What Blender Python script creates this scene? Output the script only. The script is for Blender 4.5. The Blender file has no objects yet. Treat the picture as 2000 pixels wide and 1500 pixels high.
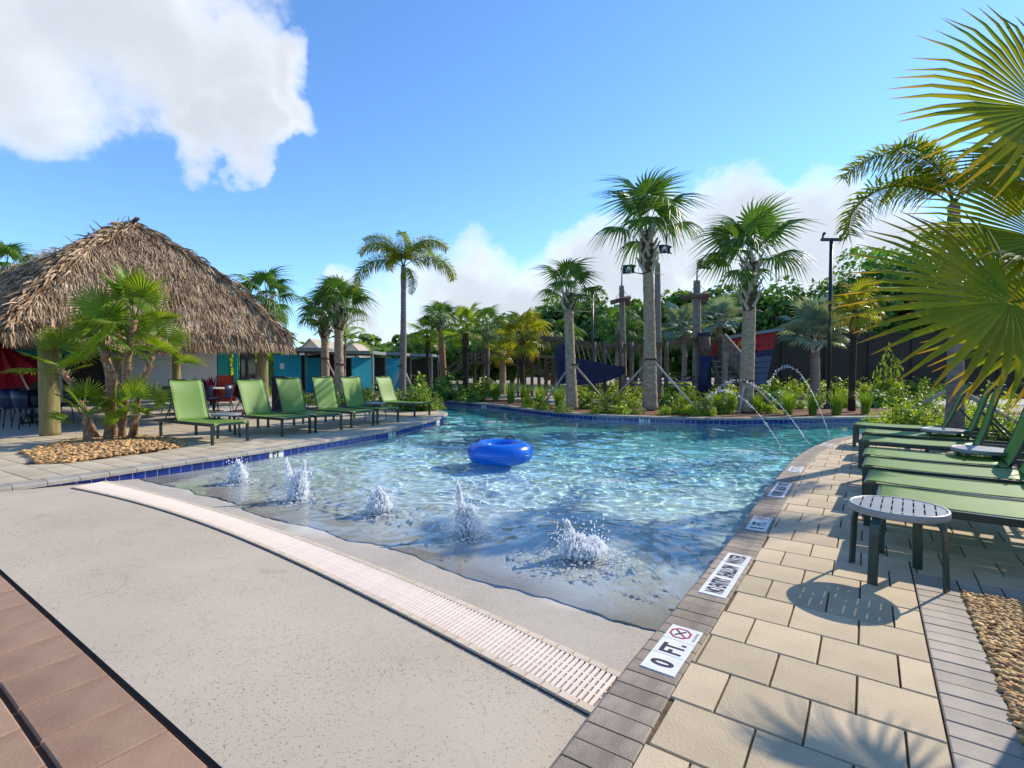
import bpy, bmesh, math, random
import numpy as np
from mathutils import Vector, Matrix, Euler
R = math.radians
sc = bpy.context.scene
COL = sc.collection
rng = np.random.default_rng(7)
random.seed(7)

# ------------------------------------------------------------------ camera
CAM_H = 1.34
cam_d = bpy.data.cameras.new('camera')
cam_d.sensor_width = 36.0
cam_d.lens = 18.0
cam_d.clip_start = 0.05
cam_d.clip_end = 2000
cam = bpy.data.objects.new('camera', cam_d)
cam.location = (0, 0, CAM_H)
PITCH = math.atan(0.03)
cam.rotation_euler = (math.pi / 2 - PITCH, 0, 0)
COL.objects.link(cam)
sc.camera = cam

# ------------------------------------------------------------------ light
SUN = Vector((0.716, 0.442, 0.540)).normalized()
sun_d = bpy.data.lights.new('sun', 'SUN')
sun_d.energy = 3.45
sun_d.angle = R(0.55)
sun_d.color = (1.0, 0.90, 0.74)
sun = bpy.data.objects.new('sun', sun_d)
sun.rotation_euler = SUN.to_track_quat('Z', 'Y').to_euler()
sun.location = (20, 12, 15)
COL.objects.link(sun)

sc.view_settings.view_transform = 'Standard'
sc.view_settings.look = 'None'
sc.view_settings.gamma = 1
sc.view_settings.use_curve_mapping = False
sc.view_settings.exposure = 0.80

cy = sc.cycles
cy.use_denoising = True
cy.max_bounces = 8
cy.transparent_max_bounces = 12
cy.transmission_bounces = 6
cy.diffuse_bounces = 3
cy.glossy_bounces = 3
cy.caustics_reflective = False
cy.caustics_refractive = True
cy.sample_clamp_indirect = 6.0
cy.use_adaptive_sampling = True
cy.adaptive_threshold = 0.015

# ------------------------------------------------------------------ sky
def pix_dir(px, py):
    d = Vector(((px - 1000) / 1000, 1.0, -(py - 750) / 1000))
    c, s = math.cos(PITCH), math.sin(PITCH)
    return Vector((d.x, d.y * c + d.z * s, -d.y * s + d.z * c)).normalized()

world = bpy.data.worlds.new('World')
sc.world = world
world.use_nodes = True
nt = world.node_tree
for n in list(nt.nodes):
    nt.nodes.remove(n)
def N(t, **kw):
    n = nt.nodes.new(t)
    for k, v in kw.items():
        setattr(n, k, v)
    return n
def math_n(op, a, b=None, clamp=False):
    n = N('ShaderNodeMath', operation=op)
    n.use_clamp = clamp
    for i, x in enumerate((a, b)):
        if x is None:
            continue
        if isinstance(x, (int, float)):
            n.inputs[i].default_value = x
        else:
            nt.links.new(x, n.inputs[i])
    return n.outputs[0]
def maprange(x, a, b, c=0.0, d=1.0, smooth=False):
    n = N('ShaderNodeMapRange')
    n.interpolation_type = 'SMOOTHSTEP' if smooth else 'LINEAR'
    nt.links.new(x, n.inputs[0])
    for i, v in enumerate((a, b, c, d)):
        n.inputs[i + 1].default_value = v
    return n.outputs[0]
sky = N('ShaderNodeTexSky')
sky.sky_type = 'NISHITA'
sky.sun_disc = False
sky.sun_elevation = math.asin(SUN.z)
sky.sun_rotation = math.atan2(SUN.x, SUN.y)
sky.air_density = 1.0
sky.dust_density = 0.05
sky.ozone_density = 3.0
tc = N('ShaderNodeTexCoord')
DIR = tc.outputs['Generated']
nz = N('ShaderNodeTexNoise')
nz.inputs['Scale'].default_value = 4.6
nz.inputs['Detail'].default_value = 9.0
nz.inputs['Roughness'].default_value = 0.60
nz.inputs['Distortion'].default_value = 0.15
mp = N('ShaderNodeMapping')
mp.inputs['Scale'].default_value = (1, 1, 1.5)
nt.links.new(DIR, mp.inputs[0])
nt.links.new(mp.outputs[0], nz.inputs['Vector'])
big = N('ShaderNodeTexNoise')
big.inputs['Scale'].default_value = 2.1
big.inputs['Detail'].default_value = 3.0
nt.links.new(mp.outputs[0], big.inputs['Vector'])
blobs = [(-260, 60, 300), (-40, 60, 290), (150, 70, 250), (300, 90, 200), (420, 130, 150), (520, 160, 110), (350, 230, 110), (450, 230, 110), (400, -150, 200),
         (1300, 480, 170), (1430, 470, 160), (1580, 470, 190), (1740, 520, 180), (1190, 560, 160), (1090, 600, 170),
         (1030, 620, 130), (880, 640, 120), (720, 640, 110), (900, 610, 180), (1950, 600, 200)]
# ragged outlines: the direction is warped by noise before it is compared with the cloud centres
wn = N('ShaderNodeTexNoise')
wn.inputs['Scale'].default_value = 6.0
wn.inputs['Detail'].default_value = 8.0
wn.inputs['Roughness'].default_value = 0.56
nt.links.new(DIR, wn.inputs['Vector'])
ws = N('ShaderNodeVectorMath', operation='SUBTRACT')
nt.links.new(wn.outputs['Color'], ws.inputs[0])
ws.inputs[1].default_value = (0.5, 0.5, 0.5)
wm = N('ShaderNodeVectorMath', operation='MULTIPLY_ADD')
nt.links.new(ws.outputs[0], wm.inputs[0])
wm.inputs[1].default_value = (0.30, 0.30, 0.30)
nt.links.new(DIR, wm.inputs[2])
wno = N('ShaderNodeVectorMath', operation='NORMALIZE')
nt.links.new(wm.outputs[0], wno.inputs[0])
WDIR = wno.outputs[0]
acc = None
for px, py, r in blobs:
    c = pix_dir(px, py)
    e = pix_dir(px + r, py)
    vm = N('ShaderNodeVectorMath', operation='DOT_PRODUCT')
    nt.links.new(WDIR, vm.inputs[0])
    vm.inputs[1].default_value = c
    b = maprange(vm.outputs['Value'], c.dot(e), 1.0)
    acc = b if acc is None else math_n('MAXIMUM', acc, b)
generic = maprange(big.outputs[0], 0.56, 0.75, 0.0, 0.65)
sep = N('ShaderNodeSeparateXYZ')
nt.links.new(DIR, sep.inputs[0])
behind = maprange(sep.outputs['Y'], 0.45, 0.1, 0.0, 1.0, True)
generic = math_n('MULTIPLY', generic, behind)
dens = math_n('MAXIMUM', acc, generic)
nn = math_n('MULTIPLY', math_n('SUBTRACT', nz.outputs[0], 0.52), 3.1)
has = maprange(dens, 0.0, 0.30, 0.0, 1.0, True)
val = math_n('ADD', math_n('MULTIPLY', dens, 1.9), math_n('MULTIPLY', nn, 0.55))
mask = math_n('MULTIPLY', maprange(val, -0.05, 1.7, 0.0, 1.0, True), has)
mask = math_n('MULTIPLY', mask, 0.96)
# thin cloud is bright, the thick middle of a cloud is grey underneath
nso = N('ShaderNodeTexNoise')
nso.inputs['Scale'].default_value = 4.6
nso.inputs['Detail'].default_value = 5.0
mo = N('ShaderNodeMapping')
mo.inputs['Scale'].default_value = (1, 1, 1.5)
mo.inputs['Location'].default_value = tuple(SUN * 0.06)
nt.links.new(DIR, mo.inputs[0])
nt.links.new(mo.outputs[0], nso.inputs['Vector'])
n2 = N('ShaderNodeTexNoise')
n2.inputs['Scale'].default_value = 7.0
n2.inputs['Detail'].default_value = 6.0
nt.links.new(mp.outputs[0], n2.inputs['Vector'])
thick = maprange(math_n('ADD', math_n('MULTIPLY', dens, 1.3), math_n('MULTIPLY', nso.outputs[0], 1.1)), 0.7, 1.95, 0.0, 1.0, True)
cmix = N('ShaderNodeMix', data_type='RGBA')
cmix.inputs['A'].default_value = (4.6, 4.7, 4.8, 1)
cmix.inputs['B'].default_value = (2.75, 2.95, 3.25, 1)
nt.links.new(thick, cmix.inputs['Factor'])
tint = N('ShaderNodeMix', data_type='RGBA', blend_type='MULTIPLY')
tint.inputs['Factor'].default_value = 1.0
tint.inputs['B'].default_value = (0.62, 0.82, 1.02, 1)
nt.links.new(sky.outputs[0], tint.inputs['A'])
mix = N('ShaderNodeMix', data_type='RGBA')
nt.links.new(mask, mix.inputs['Factor'])
nt.links.new(tint.outputs['Result'], mix.inputs['A'])
nt.links.new(cmix.outputs['Result'], mix.inputs['B'])
bg = N('ShaderNodeBackground')
bg.inputs['Strength'].default_value = 0.15
nt.links.new(mix.outputs['Result'], bg.inputs['Color'])
wo = N('ShaderNodeOutputWorld')
nt.links.new(bg.outputs[0], wo.inputs['Surface'])

# ------------------------------------------------------------------ helpers
def G(px, py, z=0.0):
    """point at height z seen at photo pixel px, py"""
    d = pix_dir(px, py)
    t = (z - CAM_H) / d.z
    return Vector((d.x * t, d.y * t, z))
def AT(px, py, Y):
    """point at distance Y (metres forward) seen at photo pixel px, py"""
    d = pix_dir(px, py)
    t = Y / d.y
    return Vector((d.x * t, Y, CAM_H + d.z * t))

class MB:
    def __init__(self):
        self.V = []
        self.F = []
    def add(self, verts, faces):
        o = len(self.V)
        self.V.extend([tuple(v) for v in verts])
        self.F.extend([tuple(i + o for i in f) for f in faces])
        return self
    def box(self, c, s, rot=None):
        x, y, z = s[0] / 2, s[1] / 2, s[2] / 2
        vs = [Vector(p) for p in ((-x, -y, -z), (x, -y, -z), (x, y, -z), (-x, y, -z), (-x, -y, z), (x, -y, z), (x, y, z), (-x, y, z))]
        if rot is not None:
            m = rot if isinstance(rot, Matrix) else Euler(rot).to_matrix()
            vs = [m @ v for v in vs]
        c = Vector(c)
        return self.add([v + c for v in vs], [(0, 3, 2, 1), (4, 5, 6, 7), (0, 1, 5, 4), (1, 2, 6, 5), (2, 3, 7, 6), (3, 0, 4, 7)])
    def bar(self, a, b, w, h, up=(0, 0, 1)):
        a, b = Vector(a), Vector(b)
        d = (b - a)
        L = d.length
        x = d.normalized()
        up = Vector(up)
        y = up.cross(x)
        if y.length < 1e-4:
            y = Vector((1, 0, 0)).cross(x)
        y.normalize()
        z = x.cross(y)
        m = Matrix((x, y, z)).transposed()
        return self.box((a + b) / 2, (L, w, h), m)
    def tube(self, pts, radii, n=8, caps=True):
        pts = [Vector(p) for p in pts]
        if not hasattr(radii, '__len__'):
            radii = [radii] * len(pts)
        vs, fs = [], []
        prev = None
        for i, p in enumerate(pts):
            a = pts[max(i - 1, 0)]
            b = pts[min(i + 1, len(pts) - 1)]
            t = (b - a).normalized()
            if prev is None:
                ref = Vector((0, 0, 1)) if abs(t.z) < 0.9 else Vector((1, 0, 0))
                u = t.cross(ref).normalized()
            else:
                u = (prev - t * prev.dot(t)).normalized()
            prev = u
            w = t.cross(u)
            for k in range(n):
                an = 2 * math.pi * k / n
                vs.append(p + (u * math.cos(an) + w * math.sin(an)) * radii[i])
        for i in range(len(pts) - 1):
            for k in range(n):
                k2 = (k + 1) % n
                fs.append((i * n + k, i * n + k2, (i + 1) * n + k2, (i + 1) * n + k))
        if caps:
            fs.append(tuple(reversed(range(n))))
            fs.append(tuple(range((len(pts) - 1) * n, len(pts) * n)))
        return self.add(vs, fs)
    def prism(self, poly, z0, z1, chamfer=0.0):
        n = len(poly)
        vs = [(p[0], p[1], z0) for p in poly]
        if chamfer > 0:
            cx = sum(p[0] for p in poly) / n
            cyy = sum(p[1] for p in poly) / n
            vs += [(p[0], p[1], z1 - chamfer) for p in poly]
            for p in poly:
                d = math.hypot(p[0] - cx, p[1] - cyy) + 1e-9
                k = 1 - min(chamfer * 1.3 / d, 0.4)
                vs.append((cx + (p[0] - cx) * k, cyy + (p[1] - cyy) * k, z1))
            fs = []
            for l in range(2):
                for i in range(n):
                    j = (i + 1) % n
                    fs.append((l * n + i, l * n + j, (l + 1) * n + j, (l + 1) * n + i))
            fs.append(tuple(range(2 * n, 3 * n)))
        else:
            vs += [(p[0], p[1], z1) for p in poly]
            fs = [(i, (i + 1) % n, n + (i + 1) % n, n + i) for i in range(n)]
            fs.append(tuple(range(n, 2 * n)))
            fs.append(tuple(reversed(range(n))))
        return self.add(vs, fs)
    def mesh(self, name, mat, smooth=False):
        me = bpy.data.meshes.new(name)
        me.from_pydata(self.V, [], self.F)
        if mat is not None:
            me.materials.append(mat)
        if smooth:
            me.shade_smooth()
        me.update()
        return me
    def build(self, name, mat, parent=None, smooth=False, loc=None):
        return link(name, self.mesh(name, mat, smooth), parent, loc)

def link(name, me, parent=None, loc=None, rot=None, scale=None):
    o = bpy.data.objects.new(name, me)
    COL.objects.link(o)
    if parent is not None:
        o.parent = parent
    if loc is not None:
        o.location = loc
    if rot is not None:
        o.rotation_euler = rot
    if scale is not None:
        o.scale = scale if hasattr(scale, '__len__') else (scale,) * 3
    return o
def tag(o, label, cat=None, group=None, kind=None):
    if label:
        o['label'] = label
    if cat:
        o['category'] = cat
    if group:
        o['group'] = group
    if kind:
        o['kind'] = kind
    return o
def empty(name, loc, rz=0.0, label=None, cat=None, group=None):
    o = bpy.data.objects.new(name, None)
    o.empty_display_size = 0.1
    COL.objects.link(o)
    o.location = loc
    o.rotation_euler = (0, 0, rz)
    if label:
        tag(o, label, cat, group)
    return o
def copy_tree(o, parent=None):
    c = o.copy()
    COL.objects.link(c)
    c.parent = parent
    for ch in list(o.children):
        copy_tree(ch, c)
    return c
def np_mesh(name, V, F, mat, smooth=False):
    """V (n,3), F (m,k) arrays"""
    me = bpy.data.meshes.new(name)
    V = np.asarray(V, dtype=np.float32)
    F = np.asarray(F, dtype=np.int32)
    k = F.shape[1]
    me.vertices.add(len(V))
    me.vertices.foreach_set('co', V.ravel())
    me.loops.add(F.size)
    me.loops.foreach_set('vertex_index', F.ravel())
    me.polygons.add(len(F))
    me.polygons.foreach_set('loop_start', np.arange(0, F.size, k, dtype=np.int32))
    me.polygons.foreach_set('loop_total', np.full(len(F), k, dtype=np.int32))
    if smooth:
        me.polygons.foreach_set('use_smooth', np.ones(len(F), dtype=bool))
    me.update(calc_edges=True)
    me.validate()
    if mat is not None:
        me.materials.append(mat)
    return me
def text_mesh(s, size, mat, name='lettering', extrude=0.0, bold=0.0):
    cu = bpy.data.curves.new('tmp_text', 'FONT')
    cu.body = s
    cu.size = size
    cu.align_x = 'CENTER'
    cu.align_y = 'CENTER'
    cu.extrude = extrude
    cu.offset = bold * size
    o = bpy.data.objects.new('tmp_text', cu)
    COL.objects.link(o)
    dg = bpy.context.evaluated_depsgraph_get()
    me = bpy.data.meshes.new_from_object(o.evaluated_get(dg))
    bpy.data.objects.remove(o)
    me.name = name
    me.materials.clear()
    me.materials.append(mat)
    return me

# ------------------------------------------------------------------ materials
def new_mat(name):
    m = bpy.data.materials.new(name)
    m.use_nodes = True
    t = m.node_tree
    b = t.nodes['Principled BSDF']
    return m, t, b
def mat(name, c1, c2=None, scale=6.0, rough=0.7, bump=0.0, bscale=None, spec=0.3, metal=0.0, island=0.0, objrand=0.0,
        stretch=None, detail=6.0, contrast=(0.35, 0.65), trans=0.0, tcol=None, coat=0.0):
    m, t, b = new_mat(name)
    nodes, links = t.nodes, t.links
    co = nodes.new('ShaderNodeTexCoord')
    vec = co.outputs['Object']
    if stretch:
        mp_ = nodes.new('ShaderNodeMapping')
        mp_.inputs['Scale'].default_value = stretch
        links.new(vec, mp_.inputs[0])
        vec = mp_.outputs[0]
    col = None
    if c2 is not None:
        no = nodes.new('ShaderNodeTexNoise')
        no.inputs['Scale'].default_value = scale
        no.inputs['Detail'].default_value = detail
        links.new(vec, no.inputs['Vector'])
        ra = nodes.new('ShaderNodeMapRange')
        ra.inputs[1].default_value, ra.inputs[2].default_value = contrast
        links.new(no.outputs[0], ra.inputs[0])
        mx = nodes.new('ShaderNodeMix')
        mx.data_type = 'RGBA'
        mx.inputs['A'].default_value = (*c1, 1)
        mx.inputs['B'].default_value = (*c2, 1)
        links.new(ra.outputs[0], mx.inputs['Factor'])
        col = mx.outputs['Result']
    fac = None
    if island:
        ge = nodes.new('ShaderNodeNewGeometry')
        r_ = nodes.new('ShaderNodeMapRange')
        r_.inputs[3].default_value, r_.inputs[4].default_value = 1 - island, 1 + island
        links.new(ge.outputs['Random Per Island'], r_.inputs[0])
        fac = r_.outputs[0]
    if objrand:
        oi = nodes.new('ShaderNodeObjectInfo')
        r_ = nodes.new('ShaderNodeMapRange')
        r_.inputs[3].default_value, r_.inputs[4].default_value = 1 - objrand, 1 + objrand
        links.new(oi.outputs['Random'], r_.inputs[0])
        if fac is None:
            fac = r_.outputs[0]
        else:
            mu = nodes.new('ShaderNodeMath')
            mu.operation = 'MULTIPLY'
            links.new(fac, mu.inputs[0])
            links.new(r_.outputs[0], mu.inputs[1])
            fac = mu.outputs[0]
    if fac is not None:
        hs = nodes.new('ShaderNodeHueSaturation')
        if col is None:
            hs.inputs['Color'].default_value = (*c1, 1)
        else:
            links.new(col, hs.inputs['Color'])
        links.new(fac, hs.inputs['Value'])
        col = hs.outputs[0]
    if col is None:
        b.inputs['Base Color'].default_value = (*c1, 1)
    else:
        links.new(col, b.inputs['Base Color'])
    b.inputs['Roughness'].default_value = rough
    b.inputs['Specular IOR Level'].default_value = spec
    b.inputs['Metallic'].default_value = metal
    b.inputs['Coat Weight'].default_value = coat
    if bump:
        bn = nodes.new('ShaderNodeTexNoise')
        bn.inputs['Scale'].default_value = bscale or scale * 4
        bn.inputs['Detail'].default_value = 6
        links.new(vec, bn.inputs['Vector'])
        bp = nodes.new('ShaderNodeBump')
        bp.inputs['Strength'].default_value = min(bump, 1.0)
        bp.inputs['Distance'].default_value = 0.01 * max(bump, 1.0)
        links.new(bn.outputs[0], bp.inputs['Height'])
        links.new(bp.outputs[0], b.inputs['Normal'])
    if trans:
        out = nodes['Material Output']
        tr = nodes.new('ShaderNodeBsdfTranslucent')
        if tcol is not None or col is None:
            tr.inputs['Color'].default_value = (*(tcol or c1), 1)
        else:
            bri = nodes.new('ShaderNodeMix')
            bri.data_type = 'RGBA'
            bri.blend_type = 'MULTIPLY'
            bri.inputs['Factor'].default_value = 1
            bri.inputs['B'].default_value = (1.9, 1.7, 0.7, 1)
            links.new(col, bri.inputs['A'])
            links.new(bri.outputs['Result'], tr.inputs['Color'])
        ms = nodes.new('ShaderNodeMixShader')
        ms.inputs[0].default_value = trans
        links.new(b.outputs[0], ms.inputs[1])
        links.new(tr.outputs[0], ms.inputs[2])
        links.new(ms.outputs[0], out.inputs['Surface'])
    return m

M = {}
M['paver'] = mat('paver_cream', (0.55, 0.435, 0.285), (0.44, 0.345, 0.225), scale=3.4, rough=0.8, bump=0.3, bscale=90, objrand=0.14, contrast=(.3, .72), detail=9)
M['paver_left'] = mat('paver_left', (0.53, 0.44, 0.31), (0.44, 0.36, 0.25), scale=3.0, rough=0.8, bump=0.25, bscale=90, objrand=0.13)
M['paver_red'] = mat('paver_red', (0.34, 0.215, 0.14), (0.265, 0.155, 0.098), scale=3.5, rough=0.75, bump=0.2, bscale=60, objrand=0.12)
M['brick_grey'] = mat('brick_grey', (0.33, 0.265, 0.205), (0.225, 0.18, 0.14), scale=9.0, rough=0.7, bump=0.3, bscale=120, objrand=0.16)
M['brick_soldier'] = mat('brick_soldier', (0.40, 0.34, 0.275), (0.31, 0.265, 0.22), scale=7.0, rough=0.75, bump=0.3, bscale=120, objrand=0.12)
M['coping'] = mat('coping_concrete', (0.40, 0.36, 0.30), (0.29, 0.26, 0.22), scale=5.0, rough=0.7, bump=0.3, bscale=80, objrand=0.10)
M['joint'] = mat('joint_sand', (0.085, 0.055, 0.03), (0.16, 0.11, 0.06), scale=30, rough=0.95)
M['tile_blue'] = mat('tile_blue', (0.009, 0.026, 0.24), (0.006, 0.017, 0.16), scale=3.0, rough=0.12, spec=0.6, objrand=0.22)
M['grout'] = mat('grout', (0.55, 0.57, 0.62), rough=0.9)
M['marker_white'] = mat('marker_white', (0.80, 0.79, 0.76), (0.70, 0.69, 0.66), scale=8, rough=0.35, spec=0.4)
M['marker_dark'] = mat('marker_dark', (0.045, 0.035, 0.045), rough=0.5)
M['marker_red'] = mat('marker_red', (0.42, 0.02, 0.04), rough=0.5)
M['grate'] = mat('grate_cream', (0.80, 0.68, 0.58), (0.73, 0.61, 0.52), scale=4, rough=0.45, spec=0.4, objrand=0.04)
M['grate_border'] = mat('grate_border', (0.60, 0.49, 0.37), (0.52, 0.42, 0.32), scale=6, rough=0.7, bump=0.2, bscale=90, objrand=0.08)
M['dark_gap'] = mat('dark_gap', (0.10, 0.05, 0.03), rough=0.95)
M['plaster'] = None
M['sling'] = mat('sling_green', (0.215, 0.365, 0.07), (0.185, 0.325, 0.058), scale=2.5, rough=0.48, spec=0.42, bump=0.2, bscale=160, stretch=(1, 1, 1), trans=0.32, tcol=(0.16, 0.45, 0.09), objrand=0.05)
M['frame_green'] = mat('frame_green', (0.008, 0.026, 0.021), (0.012, 0.034, 0.027), scale=5, rough=0.35, spec=0.5)
M['table_grey'] = mat('table_top_grey', (0.25, 0.265, 0.275), (0.21, 0.225, 0.235), scale=4, rough=0.4, spec=0.5)
M['ring'] = mat('ring_vinyl', (0.002, 0.15, 0.70), (0.002, 0.13, 0.64), scale=2, rough=0.22, spec=0.6, trans=0.15, tcol=(0.01, 0.2, 0.8))
M['black'] = mat('black_plastic', (0.012, 0.012, 0.015), rough=0.4)
M['navy'] = mat('navy_plastic', (0.012, 0.013, 0.045), rough=0.4, spec=0.4)
M['thatch'] = mat('thatch', (0.47, 0.345, 0.22), (0.255, 0.16, 0.095), scale=3.0, rough=0.95, island=0.62, spec=0.1)
M['thatch_base'] = mat('thatch_base', (0.10, 0.07, 0.045), (0.06, 0.04, 0.03), scale=8, rough=1.0, spec=0.05)
M['post_wood'] = mat('post_wood', (0.27, 0.24, 0.10), (0.17, 0.14, 0.06), scale=5, rough=0.85, stretch=(3, 3, 0.4), bump=0.5, bscale=25)
M['wood'] = mat('weathered_wood', (0.155, 0.11, 0.08), (0.085, 0.06, 0.045), scale=6, rough=0.85, stretch=(1, 1, 1), bump=0.4, bscale=30)
M['wood_grey'] = mat('grey_wood', (0.25, 0.21, 0.18), (0.16, 0.13, 0.11), scale=6, rough=0.85, bump=0.4, bscale=30)
M['trunk'] = mat('palm_trunk', (0.44, 0.335, 0.23), (0.22, 0.155, 0.10), scale=7, rough=0.95, stretch=(1, 1, 2.2), bump=1.0, bscale=18, contrast=(0.3, 0.7))
M['trunk_red'] = mat('palm_trunk_red', (0.34, 0.19, 0.10), (0.17, 0.095, 0.055), scale=9, rough=0.95, stretch=(1, 1, 2.5), bump=1.0, bscale=22)
M['trunk_dark'] = mat('palm_trunk_dark', (0.05, 0.035, 0.025), (0.025, 0.018, 0.014), scale=12, rough=1.0, bump=1.0, bscale=30)
M['trunk_grey'] = mat('palm_trunk_grey', (0.22, 0.18, 0.16), (0.15, 0.115, 0.10), scale=4, rough=0.85, stretch=(0.5, 0.5, 5), bump=0.5, bscale=20)
M['boot'] = mat('palm_boot', (0.44, 0.38, 0.30), (0.30, 0.25, 0.19), scale=10, rough=0.9, island=0.25)
M['fiber'] = mat('palm_fibre', (0.06, 0.04, 0.025), (0.11, 0.07, 0.04), scale=12, rough=1.0)
M['brace'] = mat('brace_pole', (0.42, 0.39, 0.34), (0.32, 0.29, 0.25), scale=6, rough=0.7)
def leaf(name, c1, c2, trans=0.35, rough=0.45, island=0.18, objrand=0.15, scale=2.0, spec=0.35):
    return mat(name, c1, c2, scale=scale, rough=rough, island=island, objrand=objrand, trans=trans, spec=spec)
M['leaf_sabal'] = leaf('leaf_sabal', (0.061, 0.147, 0.028), (0.101, 0.202, 0.030), trans=0.28)
M['leaf_fan'] = leaf('leaf_fan', (0.115, 0.221, 0.020), (0.176, 0.260, 0.023), trans=0.5)
M['leaf_near'] = leaf('leaf_near', (0.085, 0.175, 0.012), (0.22, 0.23, 0.015), trans=0.5, scale=3, rough=0.6, spec=0.2)
M['leaf_yellow'] = leaf('leaf_yellow', (0.270, 0.260, 0.018), (0.162, 0.221, 0.018), trans=0.4)
M['leaf_fox'] = leaf('leaf_fox', (0.115, 0.185, 0.02), (0.21, 0.225, 0.025), trans=0.5, rough=0.6, spec=0.2)
M['leaf_silver'] = leaf('leaf_silver', (0.240, 0.324, 0.240), (0.168, 0.252, 0.180), trans=0.2)
M['leaf_tree'] = leaf('leaf_tree', (0.075, 0.166, 0.034), (0.160, 0.265, 0.050), trans=0.25, scale=0.6, island=0.35)
M['leaf_shrub'] = leaf('leaf_shrub', (0.111, 0.208, 0.022), (0.208, 0.286, 0.030), trans=0.35, scale=1.5, island=0.3)
M['leaf_shrub_dark'] = leaf('leaf_shrub_dark', (0.069, 0.174, 0.031), (0.137, 0.265, 0.042), trans=0.3, scale=1.5, island=0.3)
M['leaf_lime'] = leaf('leaf_lime', (0.299, 0.389, 0.020), (0.194, 0.314, 0.020), trans=0.4, scale=1.5, island=0.3)
M['grass_clump'] = leaf('grass_clump', (0.130, 0.260, 0.020), (0.208, 0.299, 0.030), trans=0.35, island=0.25)
M['leaf_red'] = leaf('leaf_red', (0.32, 0.012, 0.03), (0.12, 0.008, 0.03), trans=0.35, scale=4, island=0.4)
M['leaf_maroon'] = leaf('leaf_maroon', (0.10, 0.012, 0.035), (0.05, 0.01, 0.03), trans=0.3, scale=4, island=0.4)
M['leaf_dead'] = leaf('leaf_dead', (0.28, 0.17, 0.06), (0.20, 0.11, 0.04), trans=0.3)
M['mulch'] = mat('mulch', (0.22, 0.105, 0.055), (0.10, 0.05, 0.03), scale=14, rough=1.0, bump=1.0, bscale=30)
M['ground'] = mat('ground_sand', (0.36, 0.30, 0.23), (0.28, 0.235, 0.18), scale=0.7, rough=0.95, bump=0.4, bscale=20)
M['lawn'] = mat('lawn', (0.10, 0.16, 0.035), (0.16, 0.20, 0.05), scale=1.2, rough=1.0, bump=0.8, bscale=25)
M['concrete'] = mat('path_concrete', (0.46, 0.42, 0.36), (0.39, 0.355, 0.30), scale=0.8, rough=0.9, bump=0.2, bscale=40)
M['pebble'] = mat('pebble', (0.56, 0.36, 0.15), (0.34, 0.17, 0.065), scale=14, rough=0.65, island=0.45, spec=0.3)
M['turquoise'] = mat('turquoise_paint', (0.02, 0.33, 0.46), (0.015, 0.29, 0.41), scale=1.5, rough=0.7)
M['teal'] = mat('teal_paint', (0.02, 0.30, 0.27), rough=0.6)
M['roof_metal'] = mat('roof_metal', (0.13, 0.16, 0.17), (0.17, 0.20, 0.21), scale=2, rough=0.5)
M['post_metal'] = mat('post_metal', (0.22, 0.25, 0.26), rough=0.45)
M['pole_black'] = mat('pole_black', (0.010, 0.013, 0.018), rough=0.35, spec=0.5)
M['ship_blue'] = mat('ship_blue', (0.008, 0.015, 0.055), (0.011, 0.020, 0.072), scale=4, rough=0.6, bump=0.3, bscale=20)
M['ship_slate'] = mat('ship_slate', (0.055, 0.085, 0.15), (0.07, 0.10, 0.17), scale=4, rough=0.7)
M['ship_red'] = mat('ship_red', (0.30, 0.010, 0.018), (0.24, 0.010, 0.016), scale=4, rough=0.6)
M['gold'] = mat('gold_paint', (0.62, 0.27, 0.03), rough=0.5)
M['flag'] = mat('flag_cloth', (0.012, 0.028, 0.045), (0.018, 0.038, 0.06), scale=3, rough=0.9, trans=0.12, tcol=(0.03, 0.07, 0.12))
M['skull_white'] = mat('skull_white', (0.62, 0.62, 0.55), rough=0.9)
M['sail'] = mat('sail_cloth', (0.16, 0.075, 0.06), (0.11, 0.05, 0.045), scale=4, rough=0.95, trans=0.2, tcol=(0.3, 0.12, 0.1))
M['stucco'] = mat('stucco', (0.62, 0.52, 0.38), (0.56, 0.47, 0.34), scale=1.5, rough=0.9)
M['white_wall'] = mat('white_wall', (0.58, 0.57, 0.53), (0.52, 0.51, 0.47), scale=1.2, rough=0.8)
M['wall_dark'] = mat('wall_dark', (0.055, 0.046, 0.034), (0.042, 0.035, 0.026), scale=0.8, rough=0.95)
M['roof_shingle'] = mat('roof_shingle', (0.42, 0.37, 0.30), (0.36, 0.31, 0.25), scale=3, rough=0.95)
M['glass_dark'] = mat('glass_dark', (0.02, 0.03, 0.04), rough=0.08, spec=0.6)
M['sign_red'] = mat('sign_red', (0.62, 0.06, 0.02), (0.55, 0.05, 0.02), scale=3, rough=0.6)
M['umbrella_red'] = mat('umbrella_red', (0.50, 0.025, 0.05), (0.42, 0.02, 0.04), scale=3, rough=0.85, trans=0.2, tcol=(0.6, 0.03, 0.06))
M['table_white'] = mat('table_white', (0.66, 0.62, 0.55), rough=0.5)
M['car_white'] = mat('car_white', (0.72, 0.72, 0.72), rough=0.25, coat=0.5)
M['rope'] = mat('rope', (0.36, 0.31, 0.24), (0.26, 0.22, 0.17), scale=20, rough=0.95)
M['straw'] = mat('straw_fringe', (0.20, 0.16, 0.06), (0.12, 0.11, 0.04), scale=5, rough=1.0, island=0.4)

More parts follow.
